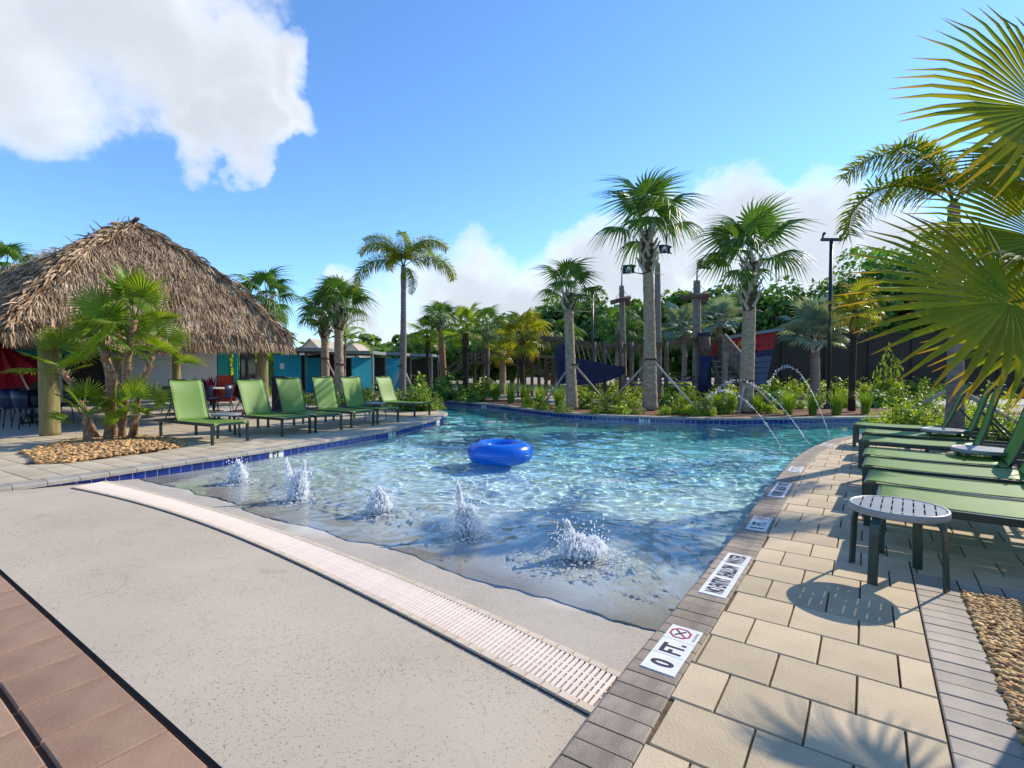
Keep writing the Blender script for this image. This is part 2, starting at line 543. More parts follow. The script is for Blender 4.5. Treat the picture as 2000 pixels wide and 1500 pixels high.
def brown_tips(m, hub, r0, r1, colour):
    """withered blade tips: the outer ends of each fan turn orange brown"""
    t = m.node_tree
    n, l = t.nodes, t.links
    co = n.new('ShaderNodeTexCoord')
    d = n.new('ShaderNodeVectorMath'); d.operation = 'DISTANCE'
    l.new(co.outputs['Object'], d.inputs[0]); d.inputs[1].default_value = (hub, 0, 0)
    no = n.new('ShaderNodeTexNoise'); no.inputs['Scale'].default_value = 9
    l.new(co.outputs['Object'], no.inputs['Vector'])
    ad = n.new('ShaderNodeMath'); ad.operation = 'MULTIPLY_ADD'; ad.inputs[1].default_value = 0.28
    l.new(no.outputs[0], ad.inputs[0]); l.new(d.outputs['Value'], ad.inputs[2])
    mr = n.new('ShaderNodeMapRange'); mr.inputs[1].default_value = r0 + .14; mr.inputs[2].default_value = r1 + .14; mr.inputs[4].default_value = 0.85
    l.new(ad.outputs[0], mr.inputs[0])
    hs = next(x for x in n if x.type == 'HUE_SAT')
    outs = [(k.to_socket) for k in hs.outputs[0].links]
    mx = n.new('ShaderNodeMix'); mx.data_type = 'RGBA'
    mx.inputs['B'].default_value = (*colour, 1)
    l.new(mr.outputs[0], mx.inputs['Factor']); l.new(hs.outputs[0], mx.inputs['A'])
    for s in outs:
        l.new(mx.outputs['Result'], s)
M['leaf_euro'] = leaf('leaf_euro', (0.10, 0.20, 0.018), (0.17, 0.25, 0.022), trans=0.5)
brown_tips(M['leaf_near'], .75, .50, .68, (0.38, 0.20, 0.03))
brown_tips(M['leaf_euro'], .48, .40, .54, (0.34, 0.24, 0.05))
brown_tips(M['leaf_yellow'], .50, .36, .52, (0.36, 0.22, 0.03))
# ================================================================== curves of the pool edge
def resample(pts, step):
    P = [np.array(p, float) for p in pts]
    P = [2 * P[0] - P[1]] + P + [2 * P[-1] - P[-2]]
    out = []
    for i in range(1, len(P) - 2):
        p0, p1, p2, p3 = P[i - 1:i + 3]
        for t in np.linspace(0, 1, 40, endpoint=False):
            out.append(0.5 * (2 * p1 + (p2 - p0) * t + (2 * p0 - 5 * p1 + 4 * p2 - p3) * t ** 2 + (3 * p1 - p0 - 3 * p2 + p3) * t ** 3))
    out.append(P[-2])
    out = np.array(out)
    s = np.concatenate([[0], np.cumsum(np.linalg.norm(np.diff(out, axis=0), axis=1))])
    n = max(int(round(s[-1] / step)), 1)
    q = np.linspace(0, s[-1], n + 1)
    return np.stack([np.interp(q, s, out[:, k]) for k in (0, 1)], 1)
def tangents(C):
    T = np.gradient(C, axis=0)
    return T / np.linalg.norm(T, axis=1)[:, None]
LEFT_P = [(-6.06, 5.30), (-5.76, 5.76), (-5.52, 6.14), (-5.2, 6.66), (-4.95, 7.09), (-4.51, 7.80), (-4.08, 8.54), (-3.77, 9.12), (-3.33, 9.95), (-2.78, 11.07),
          (-2.40, 12.3), (-2.09, 13.6), (-1.94, 14.9), (-2.1, 16.0), (-2.9, 16.9), (-4.8, 17.6), (-9, 18.3)]
FAR_P = [(-9, 23.4), (-5.5, 23.0), (-3.4, 22.2), (-1.81, 20.6), (-.57, 19.1), (.40, 17.4), (1.56, 15.75), (2.9, 14.75), (4.9, 14.0), (6.2, 13.85), (7.5, 14.0), (9.7, 14.3), (13, 14.5), (18, 14.3)]
RIGHT_P = [(-.22, 1.15), (.163, 1.718), (.55, 2.30), (.87, 2.75), (1.07, 3.04), (1.36, 3.45), (1.80, 4.09), (2.36, 4.93), (2.93, 5.78), (3.49, 6.57), (4.15, 7.50), (4.85, 8.38), (5.6, 9.2), (6.34, 9.9), (7.1, 10.4), (8.6, 11.0), (12, 11.4), (18, 11.2)]
LC = resample(LEFT_P, 0.1)
FC = resample(FAR_P, 0.1)
RC = resample(RIGHT_P, 0.1)
def offset(C, d, side):            # side=+1: left of travel, -1: right of travel
    T = tangents(C)
    Nn = np.stack([-T[:, 1], T[:, 0]], 1) * side
    return C + Nn * d
def pool_poly(d):
    return np.concatenate([offset(LC, d, 1)[::2], offset(FC, d, 1)[::2], offset(RC, d, -1)[::-2]])
def in_poly(x, y, poly):
    x = np.asarray(x); y = np.asarray(y)
    inside = np.zeros(x.shape, bool)
    n = len(poly)
    for i in range(n):
        x0, y0 = poly[i]; x1, y1 = poly[(i + 1) % n]
        if y0 == y1:
            continue
        c = ((y0 > y) != (y1 > y)) & (x < (x1 - x0) * (y - y0) / (y1 - y0) + x0)
        inside ^= c
    return inside
_a, _b = G(0, 1112), G(432, 1500)
LA = np.array((_a.x, _a.y))
LT = np.array((_b.x - _a.x, _b.y - _a.y)); LT /= np.linalg.norm(LT)
LN = np.array((-LT[1], LT[0]))
if LN[1] < 0:
    LN = -LN
NX, NY = LN
N0 = float(LA.dot(LN))
WZ = -0.158
def floor_z(x, y):
    n = NX * x + NY * y
    z = np.where(n < N0 + 2.3, -0.079 * (n - N0), -0.1817 - 0.105 * (n - N0 - 2.3))
    return np.maximum(z, -1.1)
def slab_pt(px, py):
    z = -0.1
    for _ in range(12):
        p = G(px, py, z)
        z = float(floor_z(p.x, p.y))
    return np.array((p.x, p.y))

# ------------------------------------------------------------------ ground sheet with the pool cut out
def sheet_with_holes(outer, holes, z):
    bm = bmesh.new()
    for loop in [outer] + holes:
        vs = [bm.verts.new((p[0], p[1], z)) for p in loop]
        for i in range(len(vs)):
            bm.edges.new((vs[i], vs[(i + 1) % len(vs)]))
    bmesh.ops.triangle_fill(bm, use_beauty=True, use_dissolve=False, edges=bm.edges[:])
    for f in bm.faces:
        if f.normal.z < 0:
            f.normal_flip()
    me = bpy.data.meshes.new('sheet')
    bm.to_mesh(me)
    bm.free()
    return me
pp = pool_poly(0.16)
me = sheet_with_holes([(-600, -60), (600, -60), (600, 900), (-600, 900)], [pp], -0.03)
me.materials.append(M['ground'])
tag(link('ground', me), 'sandy ground stretching away around the pool and planting beds', kind='structure')
def patch(name, poly, z, m, label):
    o = MB().add([(p[0], p[1], z) for p in poly], [tuple(range(len(poly)))]).build(name, m)
    return tag(o, label, kind='structure')

# ------------------------------------------------------------------ pool basin (beach slab, floor) and walls
def plaster():
    m, t, b = new_mat('pool_plaster')
    n, l = t.nodes, t.links
    co = n.new('ShaderNodeTexCoord')
    a = n.new('ShaderNodeTexNoise'); a.inputs['Scale'].default_value = 0.9; a.inputs['Detail'].default_value = 5
    l.new(co.outputs['Object'], a.inputs['Vector'])
    ra = n.new('ShaderNodeValToRGB')
    ra.color_ramp.elements[0].position = 0.3; ra.color_ramp.elements[0].color = (0.405, 0.340, 0.258, 1)
    ra.color_ramp.elements[1].position = 0.7; ra.color_ramp.elements[1].color = (0.49, 0.415, 0.322, 1)
    l.new(a.outputs[0], ra.inputs[0])
    p = n.new('ShaderNodeTexNoise'); p.inputs['Scale'].default_value = 85; p.inputs['Detail'].default_value = 3; p.inputs['Roughness'].default_value = 0.55
    p.inputs['Distortion'].default_value = 0.7
    l.new(co.outputs['Object'], p.inputs['Vector'])
    pr = n.new('ShaderNodeMapRange'); pr.inputs[1].default_value = 0.31; pr.inputs[2].default_value = 0.39
    l.new(p.outputs[0], pr.inputs[0])
    # pits: worn where a broad noise allows it
    w = n.new('ShaderNodeTexNoise'); w.inputs['Scale'].default_value = 1.6; w.inputs['Detail'].default_value = 3
    l.new(co.outputs['Object'], w.inputs['Vector'])
    wr = n.new('ShaderNodeMapRange'); wr.inputs[1].default_value = 0.35; wr.inputs[2].default_value = 0.6; wr.inputs[3].default_value = 0.25; wr.inputs[4].default_value = 1.0
    l.new(w.outputs[0], wr.inputs[0])
    inv = n.new('ShaderNodeMath'); inv.operation = 'SUBTRACT'; inv.inputs[0].default_value = 1.0
    l.new(pr.outputs[0], inv.inputs[1])
    pit = n.new('ShaderNodeMath'); pit.operation = 'MULTIPLY'
    l.new(inv.outputs[0], pit.inputs[0]); l.new(wr.outputs[0], pit.inputs[1])
    st = n.new('ShaderNodeTexNoise'); st.inputs['Scale'].default_value = 2.4; st.inputs['Detail'].default_value = 8; st.inputs['Roughness'].default_value = 0.7; st.inputs['Distortion'].default_value = 1.2
    l.new(co.outputs['Object'], st.inputs['Vector'])
    sr = n.new('ShaderNodeMapRange'); sr.inputs[1].default_value = 0.56; sr.inputs[2].default_value = 0.70; sr.inputs[3].default_value = 1.0; sr.inputs[4].default_value = 0.84
    l.new(st.outputs[0], sr.inputs[0])
    sm = n.new('ShaderNodeMix'); sm.data_type = 'RGBA'; sm.blend_type = 'MULTIPLY'; sm.inputs['Factor'].default_value = 1
    l.new(ra.outputs[0], sm.inputs['A']); l.new(sr.outputs[0], sm.inputs['B'])
    mx = n.new('ShaderNodeMix'); mx.data_type = 'RGBA'
    mx.inputs['B'].default_value = (0.22, 0.18, 0.14, 1)
    l.new(pit.outputs[0], mx.inputs['Factor']); l.new(sm.outputs['Result'], mx.inputs['A'])
    l.new(mx.outputs['Result'], b.inputs['Base Color'])
    hgt = n.new('ShaderNodeMath'); hgt.operation = 'SUBTRACT'; hgt.inputs[0].default_value = 1.0
    l.new(pit.outputs[0], hgt.inputs[1])
    bp = n.new('ShaderNodeBump'); bp.inputs['Strength'].default_value = 0.7; bp.inputs['Distance'].default_value = 0.004
    l.new(hgt.outputs[0], bp.inputs['Height'])
    l.new(bp.outputs[0], b.inputs['Normal'])
    b.inputs['Roughness'].default_value = 0.75
    b.inputs['Specular IOR Level'].default_value = 0.25
    return m
M['plaster'] = plaster()
def pool_floor_mat():
    # sand coloured finish on the beach; aqua downslope is water's light absorption painted in
    m, t, b = new_mat('pool_floor')
    n, l = t.nodes, t.links
    co = n.new('ShaderNodeTexCoord')
    dp = n.new('ShaderNodeVectorMath'); dp.operation = 'DOT_PRODUCT'
    dp.inputs[1].default_value = (NX, NY, 0)
    l.new(co.outputs['Object'], dp.inputs[0])
    no = n.new('ShaderNodeTexNoise'); no.inputs['Scale'].default_value = 0.8; no.inputs['Detail'].default_value = 4
    l.new(co.outputs['Object'], no.inputs['Vector'])
    ad = n.new('ShaderNodeMath'); ad.operation = 'MULTIPLY_ADD'; ad.inputs[1].default_value = 1.6
    l.new(no.outputs[0], ad.inputs[0]); l.new(dp.outputs['Value'], ad.inputs[2])
    mr = n.new('ShaderNodeMapRange'); mr.inputs[1].default_value = N0 + 2.75; mr.inputs[2].default_value = N0 + 13.0
    l.new(ad.outputs[0], mr.inputs[0])
    cr = n.new('ShaderNodeValToRGB')
    e = cr.color_ramp.elements
    e[0].position = 0.0; e[0].color = (0.40, 0.350, 0.290, 1)
    e[1].position = 1.0; e[1].color = (0.06, 0.48, 0.55, 1)
    x = e.new(0.05); x.color = (0.60, 0.61, 0.57, 1)
    x = e.new(0.24); x.color = (0.60, 0.80, 0.78, 1)
    x = e.new(0.55); x.color = (0.30, 0.76, 0.79, 1)
    l.new(mr.outputs[0], cr.inputs[0])
    sp_ = n.new('ShaderNodeTexNoise'); sp_.inputs['Scale'].default_value = 70; sp_.inputs['Detail'].default_value = 4; sp_.inputs['Distortion'].default_value = 0.6
    l.new(co.outputs['Object'], sp_.inputs['Vector'])
    bl = n.new('ShaderNodeTexNoise'); bl.inputs['Scale'].default_value = 3.2; bl.inputs['Detail'].default_value = 7
    l.new(co.outputs['Object'], bl.inputs['Vector'])
    su = n.new('ShaderNodeMath'); su.operation = 'MULTIPLY_ADD'; su.inputs[1].default_value = 0.6
    l.new(bl.outputs[0], su.inputs[0]); l.new(sp_.outputs[0], su.inputs[2])
    vr = n.new('ShaderNodeMapRange'); vr.inputs[1].default_value = 0.55; vr.inputs[2].default_value = 0.85; vr.inputs[3].default_value = 0.80; vr.inputs[4].default_value = 1.05
    l.new(su.outputs[0], vr.inputs[0])
    mu = n.new('ShaderNodeMix'); mu.data_type = 'RGBA'; mu.blend_type = 'MULTIPLY'; mu.inputs['Factor'].default_value = 1
    l.new(cr.outputs[0], mu.inputs['A']); l.new(vr.outputs[0], mu.inputs['B'])
    l.new(mu.outputs['Result'], b.inputs['Base Color'])
    bp = n.new('ShaderNodeBump'); bp.inputs['Strength'].default_value = 0.5; bp.inputs['Distance'].default_value = 0.003
    l.new(sp_.outputs[0], bp.inputs['Height']); l.new(bp.outputs[0], b.inputs['Normal'])
    b.inputs['Roughness'].default_value = 0.9
    return m
M['pool_floor'] = pool_floor_mat()
# trench drain edges measured in the photograph
NEAR_PX = [(141, 954), (189, 965), (241, 977), (311, 998), (400, 1026), (464, 1046), (536, 1081), (663, 1146), (761, 1190), (850, 1240), (965, 1299), (1000, 1318), (1090, 1366), (1163, 1402)]
FAR_PX = [(206, 941), (252, 950), (346, 977), (400, 992), (527, 1033), (638, 1070), (700, 1087), (829, 1150), (970, 1214), (1090, 1262), (1228, 1322)]
def smooth_curve(px, deg=3):
    Q = np.array([slab_pt(*p) for p in px])
    a = (Q - LA) @ LT; b = (Q - LA) @ LN
    c = np.polyfit(a, b, deg)
    aa = np.linspace(a.min(), a.max(), 240)
    bb = np.polyval(c, aa)
    return LA + aa[:, None] * LT + bb[:, None] * LN
GN = smooth_curve(NEAR_PX)
GF = smooth_curve(FAR_PX)
def curve_at(C, t):
    s = np.linspace(0, 1, len(C))
    return np.array([np.interp(t, s, C[:, 0]), np.interp(t, s, C[:, 1])])
NS = 236
trench_poly = np.concatenate([GN, GF[::-1]])
# floor grid laid along the paving line: finer on the beach
gs = np.concatenate([np.arange(-16, -4, 0.3), np.arange(-4, 6, 0.1), np.arange(6, 16, 0.3)])
gt = np.concatenate([np.arange(0.004, 3.4, 0.08), np.arange(3.4, 32, 0.25)])
S_, T_ = np.meshgrid(gs, gt)
X = LA[0] + S_ * LT[0] + T_ * LN[0]
Y = LA[1] + S_ * LT[1] + T_ * LN[1]
Zf = np.minimum(floor_z(X, Y), -0.002)
Xc, Yc = 0.25 * (X[:-1, :-1] + X[1:, :-1] + X[:-1, 1:] + X[1:, 1:]), 0.25 * (Y[:-1, :-1] + Y[1:, :-1] + Y[:-1, 1:] + Y[1:, 1:])
inp = in_poly(Xc, Yc, pool_poly(0.12)) | ((T_[:-1, :-1] < .5) & in_poly(Xc + LN[0] * .5, Yc + LN[1] * .5, pool_poly(0.14)))
def grid_faces(mask, shape):
    ii, jj = np.nonzero(mask)
    w = shape[1]
    return np.stack([ii * w + jj, ii * w + jj + 1, (ii + 1) * w + jj + 1, (ii + 1) * w + jj], 1)
def grid_mesh(name, X, Y, Z, mask, m, smooth=True):
    F = grid_faces(mask, X.shape)
    used, inv = np.unique(F, return_inverse=True)
    V = np.stack([X.ravel(), Y.ravel(), Z.ravel()], 1)[used]
    return np_mesh(name, V, inv.reshape(F.shape), m, smooth)
# floor stays level here; a dark sheet below the slats paints the trench's shade
Zf2 = Zf.copy()
# beyond the drain the finish is a smoother, paler plaster that dips a little unevenly into the water
mid = 0.5 * (GN + GF)
cm = np.polyfit((mid - LA) @ LT, (mid - LA) @ LN, 3)
Sc, Tc = 0.5 * (S_[:-1, :-1] + S_[1:, 1:]), 0.5 * (T_[:-1, :-1] + T_[1:, 1:])
past = Tc > np.polyval(cm, np.clip(Sc, -3.2, 4.2))
und = np.clip((T_ - 1.55) / .35, 0, 1)
Zf += und * .5 * (.0055 * np.sin(S_ * 2.1 + 1.3 * np.sin(T_ * 2.4)) + .004 * np.sin(S_ * 4.7 + T_ * 3.1) + .002 * np.sin(S_ * 9.3 - T_ * 5))
Zf2 = Zf.copy()
beach = inp & ~past
deep = inp & past
b_o = tag(link('pool_beach', grid_mesh('pool_beach', X, Y, Zf2, beach, M['plaster'], True)), 'beige stippled concrete beach sloping into the shallow water', kind='structure')
f_o = tag(link('pool_floor', grid_mesh('pool_floor', X, Y, Zf, deep, M['pool_floor'], True)), 'pale plaster floor under the pool water', kind='structure')
def wall_band(C, d, side, z0, z1, name, m, lab):
    Q = offset(C, d, side)
    V = [(p[0], p[1], z) for p in Q for z in (z0, z1)]
    F = [(2 * i, 2 * i + 2, 2 * i + 3, 2 * i + 1) for i in range(len(Q) - 1)]
    o = MB().add(V, F).build(name, m)
    return tag(o, lab, kind='structure')
wallL = wall_band(LC[::2], 0.0235, 1, -1.3, -0.03, 'pool_wall', M['grout'], 'pool wall under the left coping by the green loungers')
wallF = wall_band(FC[::2], 0.0235, 1, -1.3, -0.03, 'pool_wall', M['grout'], 'far pool wall below the planting bed')
wallR = wall_band(RC[::2], 0.0235, -1, -1.3, -0.03, 'pool_wall', M['grout'], 'pool wall under the right coping by the side table')

# ------------------------------------------------------------------ waterline tiles
TL = 0.152
tile_me = MB().prism([(-TL / 2 + .0065, -.008), (TL / 2 - .0065, -.008), (TL / 2 - .0065, .008), (-TL / 2 + .0065, .008)], -.0735, .0735).mesh('tile', M['tile_blue'])
white_me = MB().prism([(-TL / 2 + .0065, -.009), (TL / 2 - .0065, -.009), (TL / 2 - .0065, .009), (-TL / 2 + .0065, .009)], -.0735, .0735).mesh('tile', M['marker_white'])
def tiles(C, side, parent, white, first=0, last=None):
    Q = offset(C, 0.027, side)
    s = np.concatenate([[0], np.cumsum(np.linalg.norm(np.diff(Q, axis=0), axis=1))])
    n = int(s[-1] / TL)
    cnt = 0
    for k in range(n):
        c = (k + .5) * TL
        p = np.array([np.interp(c, s, Q[:, i]) for i in (0, 1)])
        a = np.array([np.interp(c - .07, s, Q[:, i]) for i in (0, 1)])
        b = np.array([np.interp(c + .07, s, Q[:, i]) for i in (0, 1)])
        if k < first or (last and k > last):
            continue
        w = any(np.hypot(p[0] - q[0], p[1] - q[1]) < q[2] for q in white)
        o = link('tile', white_me if w else tile_me, parent, (p[0], p[1], -0.058 - .0765), (0, 0, math.atan2(b[1] - a[1], b[0] - a[0])))
        if w:
            o.name = 'marker_tile'
        cnt += 1
    return cnt
def on_curve(C, g):
    i = int(np.argmin(np.hypot(C[:, 0] / C[:, 1] - g.x / g.y, 0 * C[:, 0]) + 1e3 * (np.hypot(C[:, 0] - g.x, C[:, 1] - g.y) > 1.5)))
    return Vector((C[i, 0], C[i, 1], 0))
w1 = on_curve(LC, G(540, 884, -.06)); w3 = on_curve(LC, G(766, 847, -.06)); w5 = on_curve(LC, G(857, 821, -.06))
tiles(LC, 1, wallL, [(w1.x, w1.y, .16), (w3.x, w3.y, .16), (w5.x, w5.y, .12)], 2, 105)
w6 = on_curve(FC, G(1257, 819, -.06)); w7 = on_curve(FC, G(944, 789, -.06))
tiles(FC, 1, wallF, [(w6.x, w6.y, .17), (w7.x, w7.y, .18)], 40, 178)
# depth figures on the waterline markers
def wall_text(s, p, C, side, parent, size):
    Q = offset(C, 0.0165, side)
    i = int(np.argmin(np.hypot(Q[:, 0] - p.x, Q[:, 1] - p.y)))
    T = tangents(Q)[i]
    o = link('lettering', text_mesh(s, size, M['marker_dark'], bold=.05), parent, (Q[i, 0], Q[i, 1], -0.114))
    ang = math.atan2(T[1], T[0])
    o.rotation_euler = Euler((math.pi / 2, 0, ang))
    return o
wall_text('1 FT', w1, LC, 1, wallL, 0.135)
wall_text('3 FT', w3, LC, 1, wallL, 0.13)
wall_text('3 FT', w6, FC, 1, wallF, 0.12)
wall_text('3 FT', w7, FC, 1, wallF, 0.12)

# ------------------------------------------------------------------ coping
def coping(name, C, side, pitch, width, m, s0, s1, label, bed=True, lip=0.02, piece='coping_stone'):
    Cs = offset(C, -lip, side)
    s = np.concatenate([[0], np.cumsum(np.linalg.norm(np.diff(C, axis=0), axis=1))])
    T = tangents(C)
    Nn = np.stack([-T[:, 1], T[:, 0]], 1) * side
    at = lambda q: (np.array([np.interp(q, s, Cs[:, 0]), np.interp(q, s, Cs[:, 1])]), np.array([np.interp(q, s, Nn[:, 0]), np.interp(q, s, Nn[:, 1])]))
    ps, ns = [], []
    q = np.arange(s0, s1, 0.1)
    V, F = [], []
    for x in q:
        p, nn = at(x)
        a = p + nn * 0.03; b = p + nn * (width - .004)
        V += [(a[0], a[1], -.052), (b[0], b[1], -.008)]
    F = [(2 * i, 2 * i + 1, 2 * i + 3, 2 * i + 2) if side > 0 else (2 * i, 2 * i + 2, 2 * i + 3, 2 * i + 1) for i in range(len(q) - 1)]
    root = MB().add(V, F).build(name, M['joint'])
    tag(root, label, kind='structure')
    prof = [(0.0, -0.058), (0.0, -0.022), (0.006, -0.008), (0.018, -0.0005), (width - .005, 0.0), (width, -0.005), (width, -0.05)]
    k = s0
    while k < s1:
        e = min(k + pitch, s1)
        g = 0.0035
        vs = []
        nseg = 1 if pitch < .35 else 4
        stations = np.linspace(k + g, e - g, nseg + 1)
        for x in stations:
            p, nn = at(x)
            for (d, z) in prof:
                pt = p + nn * d
                vs.append((pt[0], pt[1], z))
        n = len(prof)
        fs = []
        for st in range(nseg):
            for j in range(n - 1):
                f = (st * n + j, (st + 1) * n + j, (st + 1) * n + j + 1, st * n + j + 1)
                fs.append(f if side > 0 else f[::-1])
        fs.append(tuple(range(n))); fs.append(tuple(reversed(range(nseg * n, (nseg + 1) * n))))
        dz = random.uniform(-.0012, .0012)
        c = vs[0]
        o = MB().add([(v[0] - c[0], v[1] - c[1], v[2]) for v in vs], fs).build(piece, m, root)
        o.location = (c[0], c[1], dz)
        k = e
    return root
sR = np.concatenate([[0], np.cumsum(np.linalg.norm(np.diff(RC, axis=0), axis=1))])
coping('pool_coping', RC, -1, 0.1016, 0.235, M['brick_grey'], 0.0, 15.5, 'grey brick coping with depth markers along the right deck', piece='brick')
coping('pool_coping', LC, 1, 0.31, 0.24, M['coping'], 0.0, 19.5, 'weathered grey coping along the left deck by the green loungers')
coping('pool_coping', FC, 1, 0.61, 0.24, M['coping'], 3.0, sR[-1] + 9, 'grey coping along the far planting bed')

# ------------------------------------------------------------------ paver decks
def clip_half(poly, p, n):
    """keep the side of point p the normal n points to"""
    out = []
    m = len(poly)
    for i in range(m):
        a, b = poly[i], poly[(i + 1) % m]
        da = (a[0] - p[0]) * n[0] + (a[1] - p[1]) * n[1]
        db = (b[0] - p[0]) * n[0] + (b[1] - p[1]) * n[1]
        if da >= 0:
            out.append(a)
        if (da >= 0) != (db >= 0):
            t = da / (da - db)
            out.append((a[0] + (b[0] - a[0]) * t, a[1] + (b[1] - a[1]) * t))
    return out
def area(poly):
    return 0.5 * abs(sum(poly[i][0] * poly[(i + 1) % len(poly)][1] - poly[(i + 1) % len(poly)][0] * poly[i][1] for i in range(len(poly))))
def pave(name, label, m, origin, ang, urange, vrange, keep, clips, size=0.305, limit=300, curve=None, curve_side=1, curve_off=0.0):
    """running bond pavers; u along rows, v across; clips: list of (point, normal) half planes"""
    dv = np.array((math.sin(ang), math.cos(ang)))
    du = np.array((math.cos(ang), -math.sin(ang)))
    root = None
    cells = []
    Q = T = None
    if curve is not None:
        Q = offset(curve, curve_off, curve_side)
        T = tangents(Q)
    for j in range(int(vrange[0] / size), int(vrange[1] / size) + 1):
        for i in range(int(urange[0] / size) - 1, int(urange[1] / size) + 1):
            sh = 0.5 * size if j % 2 else 0.0
            u0, v0 = i * size + sh, j * size
            g = 0.004
            cs = [(u0 + g, v0 + g), (u0 + size - g, v0 + g), (u0 + size - g, v0 + size - g), (u0 + g, v0 + size - g)]
            poly = [tuple(np.array(origin) + du * a + dv * b) for a, b in cs]
            cxy = np.mean(poly, axis=0)
            if not keep(cxy[0], cxy[1], u0 + size / 2, v0 + size / 2):
                continue
            if Q is not None:
                k = int(np.argmin((Q[:, 0] - cxy[0]) ** 2 + (Q[:, 1] - cxy[1]) ** 2))
                nn = np.array((-T[k][1], T[k][0])) * curve_side
                d = (cxy - Q[k]).dot(nn)
                if d < -0.3:
                    continue
                if d < 0.35:
                    poly = clip_half(poly, Q[k] + nn * 0.004, nn)
            for p, nn in clips:
                if len(poly) > 2:
                    poly = clip_half(poly, p, nn)
            if len(poly) < 3 or area(poly) < 0.002:
                continue
            cells.append((math.hypot(cxy[0], cxy[1]), [(float(a), float(b)) for a, b in poly]))
    cells.sort(key=lambda c: c[0])
    return cells
def place_pavers(cells, root, m, limit=300, zj=0.0012, name='paver'):
    rest = MB()
    for k, (d, poly) in enumerate(cells):
        c = (sum(p[0] for p in poly) / len(poly), sum(p[1] for p in poly) / len(poly))
        lp = [(p[0] - c[0], p[1] - c[1]) for p in poly]
        # counter-clockwise
        if sum(lp[i][0] * lp[(i + 1) % len(lp)][1] - lp[(i + 1) % len(lp)][0] * lp[i][1] for i in range(len(lp))) < 0:
            lp = lp[::-1]
        if k < limit:
            o = MB().prism(lp, -0.04, 0.0, 0.004).build(name, m, root)
            o.location = (c[0], c[1], random.uniform(-zj, zj) - .0012)
            o.rotation_euler = (random.uniform(-.002, .002), random.uniform(-.002, .002), 0)
        else:
            rest.prism([(p[0] + c[0], p[1] + c[1]) for p in lp], -0.04, -0.0012, 0.004)
    if rest.V:
        o = rest.build(name, m, root)
        o['kind'] = 'stuff'
A35 = R(34.8)
dV = np.array((math.sin(A35), math.cos(A35))); dU = np.array((math.cos(A35), -math.sin(A35)))
# right deck: narrow near the camera, wide under the loungers beyond the cross border
U_S = 0.26          # soldier course, near part
V_B = 4.25          # cross border
org = G(1453.3, 1256); org = np.array((org.x, org.y)) 
# grid origin on a paver corner measured in the photo
ou, ov = org.dot(dU), org.dot(dV)
def keepR(x, y, u, v):
    uu = x * dU[0] + y * dU[1]; vv = x * dV[0] + y * dV[1]
    if vv < 0.9 or vv > 14.5:
        return False
    if vv < V_B:
        return uu < U_S + .2
    return uu < 2.75
cells = pave('deck', '', None, org, A35, (-3.5, 6), (-4, 13), keepR, [], curve=RC, curve_side=-1, curve_off=0.215)
# clip near cells against the soldier line
cl = []
for d, poly in cells:
    c = np.mean(poly, axis=0)
    uu, vv = c.dot(dU), c.dot(dV)
    pieces = [poly]
    if uu > U_S - .25 and vv < V_B + .25:
        pieces = [clip_half(poly, dU * (U_S - .004), -dU)]
        q = clip_half(poly, dU * (U_S + .004), dU)
        if len(q) > 2:
            pieces.append(clip_half(q, dV * (V_B + .004), dV))
    for poly in pieces:
        if len(poly) > 2 and area(poly) > .0015:
            cl.append((d, poly))
RQ = offset(RC, 0.2, -1)
bed_poly = [tuple(p) for p in RQ[::3] if p[0] < 9.5] + [tuple(dU * 2.8 + dV * 12.5), tuple(dU * 2.8 + dV * (V_B - .02)), tuple(dU * (U_S + .25) + dV * (V_B - .02)), tuple(dU * (U_S + .25) + dV * 0.3), ]
def fill_sheet(name, poly, z, m):
    me = sheet_with_holes(poly, [], z)
    me.materials.append(m)
    return link(name, me)
deckR = tag(fill_sheet('paver_deck', bed_poly, -0.014, M['joint']), 'cream square paver deck on the right under the loungers', kind='structure')
place_pavers(cl, deckR, M['paver'], 300)
# soldier course along the deck edge and across
def soldier(a, b, width, inward, root, pitch=0.1016):
    a, b = np.array(a), np.array(b)
    L = np.linalg.norm(b - a)
    t = (b - a) / L
    n = int(L / pitch)
    ang = math.atan2(t[1], t[0])
    me = MB().prism([(-pitch / 2 + .003, -width / 2), (pitch / 2 - .003, -width / 2), (pitch / 2 - .003, width / 2), (-pitch / 2 + .003, width / 2)], -.05, 0, .004).mesh('brick', M['brick_soldier'])
    nn = np.array((-t[1], t[0])) * inward
    for k in range(n):
        p = a + t * (k + .5) * pitch + nn * width / 2
        link('brick', me, root, (p[0], p[1], random.uniform(-.0015, .0012)), (0, 0, ang + random.uniform(-.006, .006)))
soldier(dU * (U_S + .004) + dV * (V_B - 33.02 * .1016), dU * (U_S + .004) + dV * V_B, 0.215, -1, deckR)
soldier(dU * (U_S + .226) + dV * V_B, dU * 2.75 + dV * V_B, 0.215, -1, deckR)

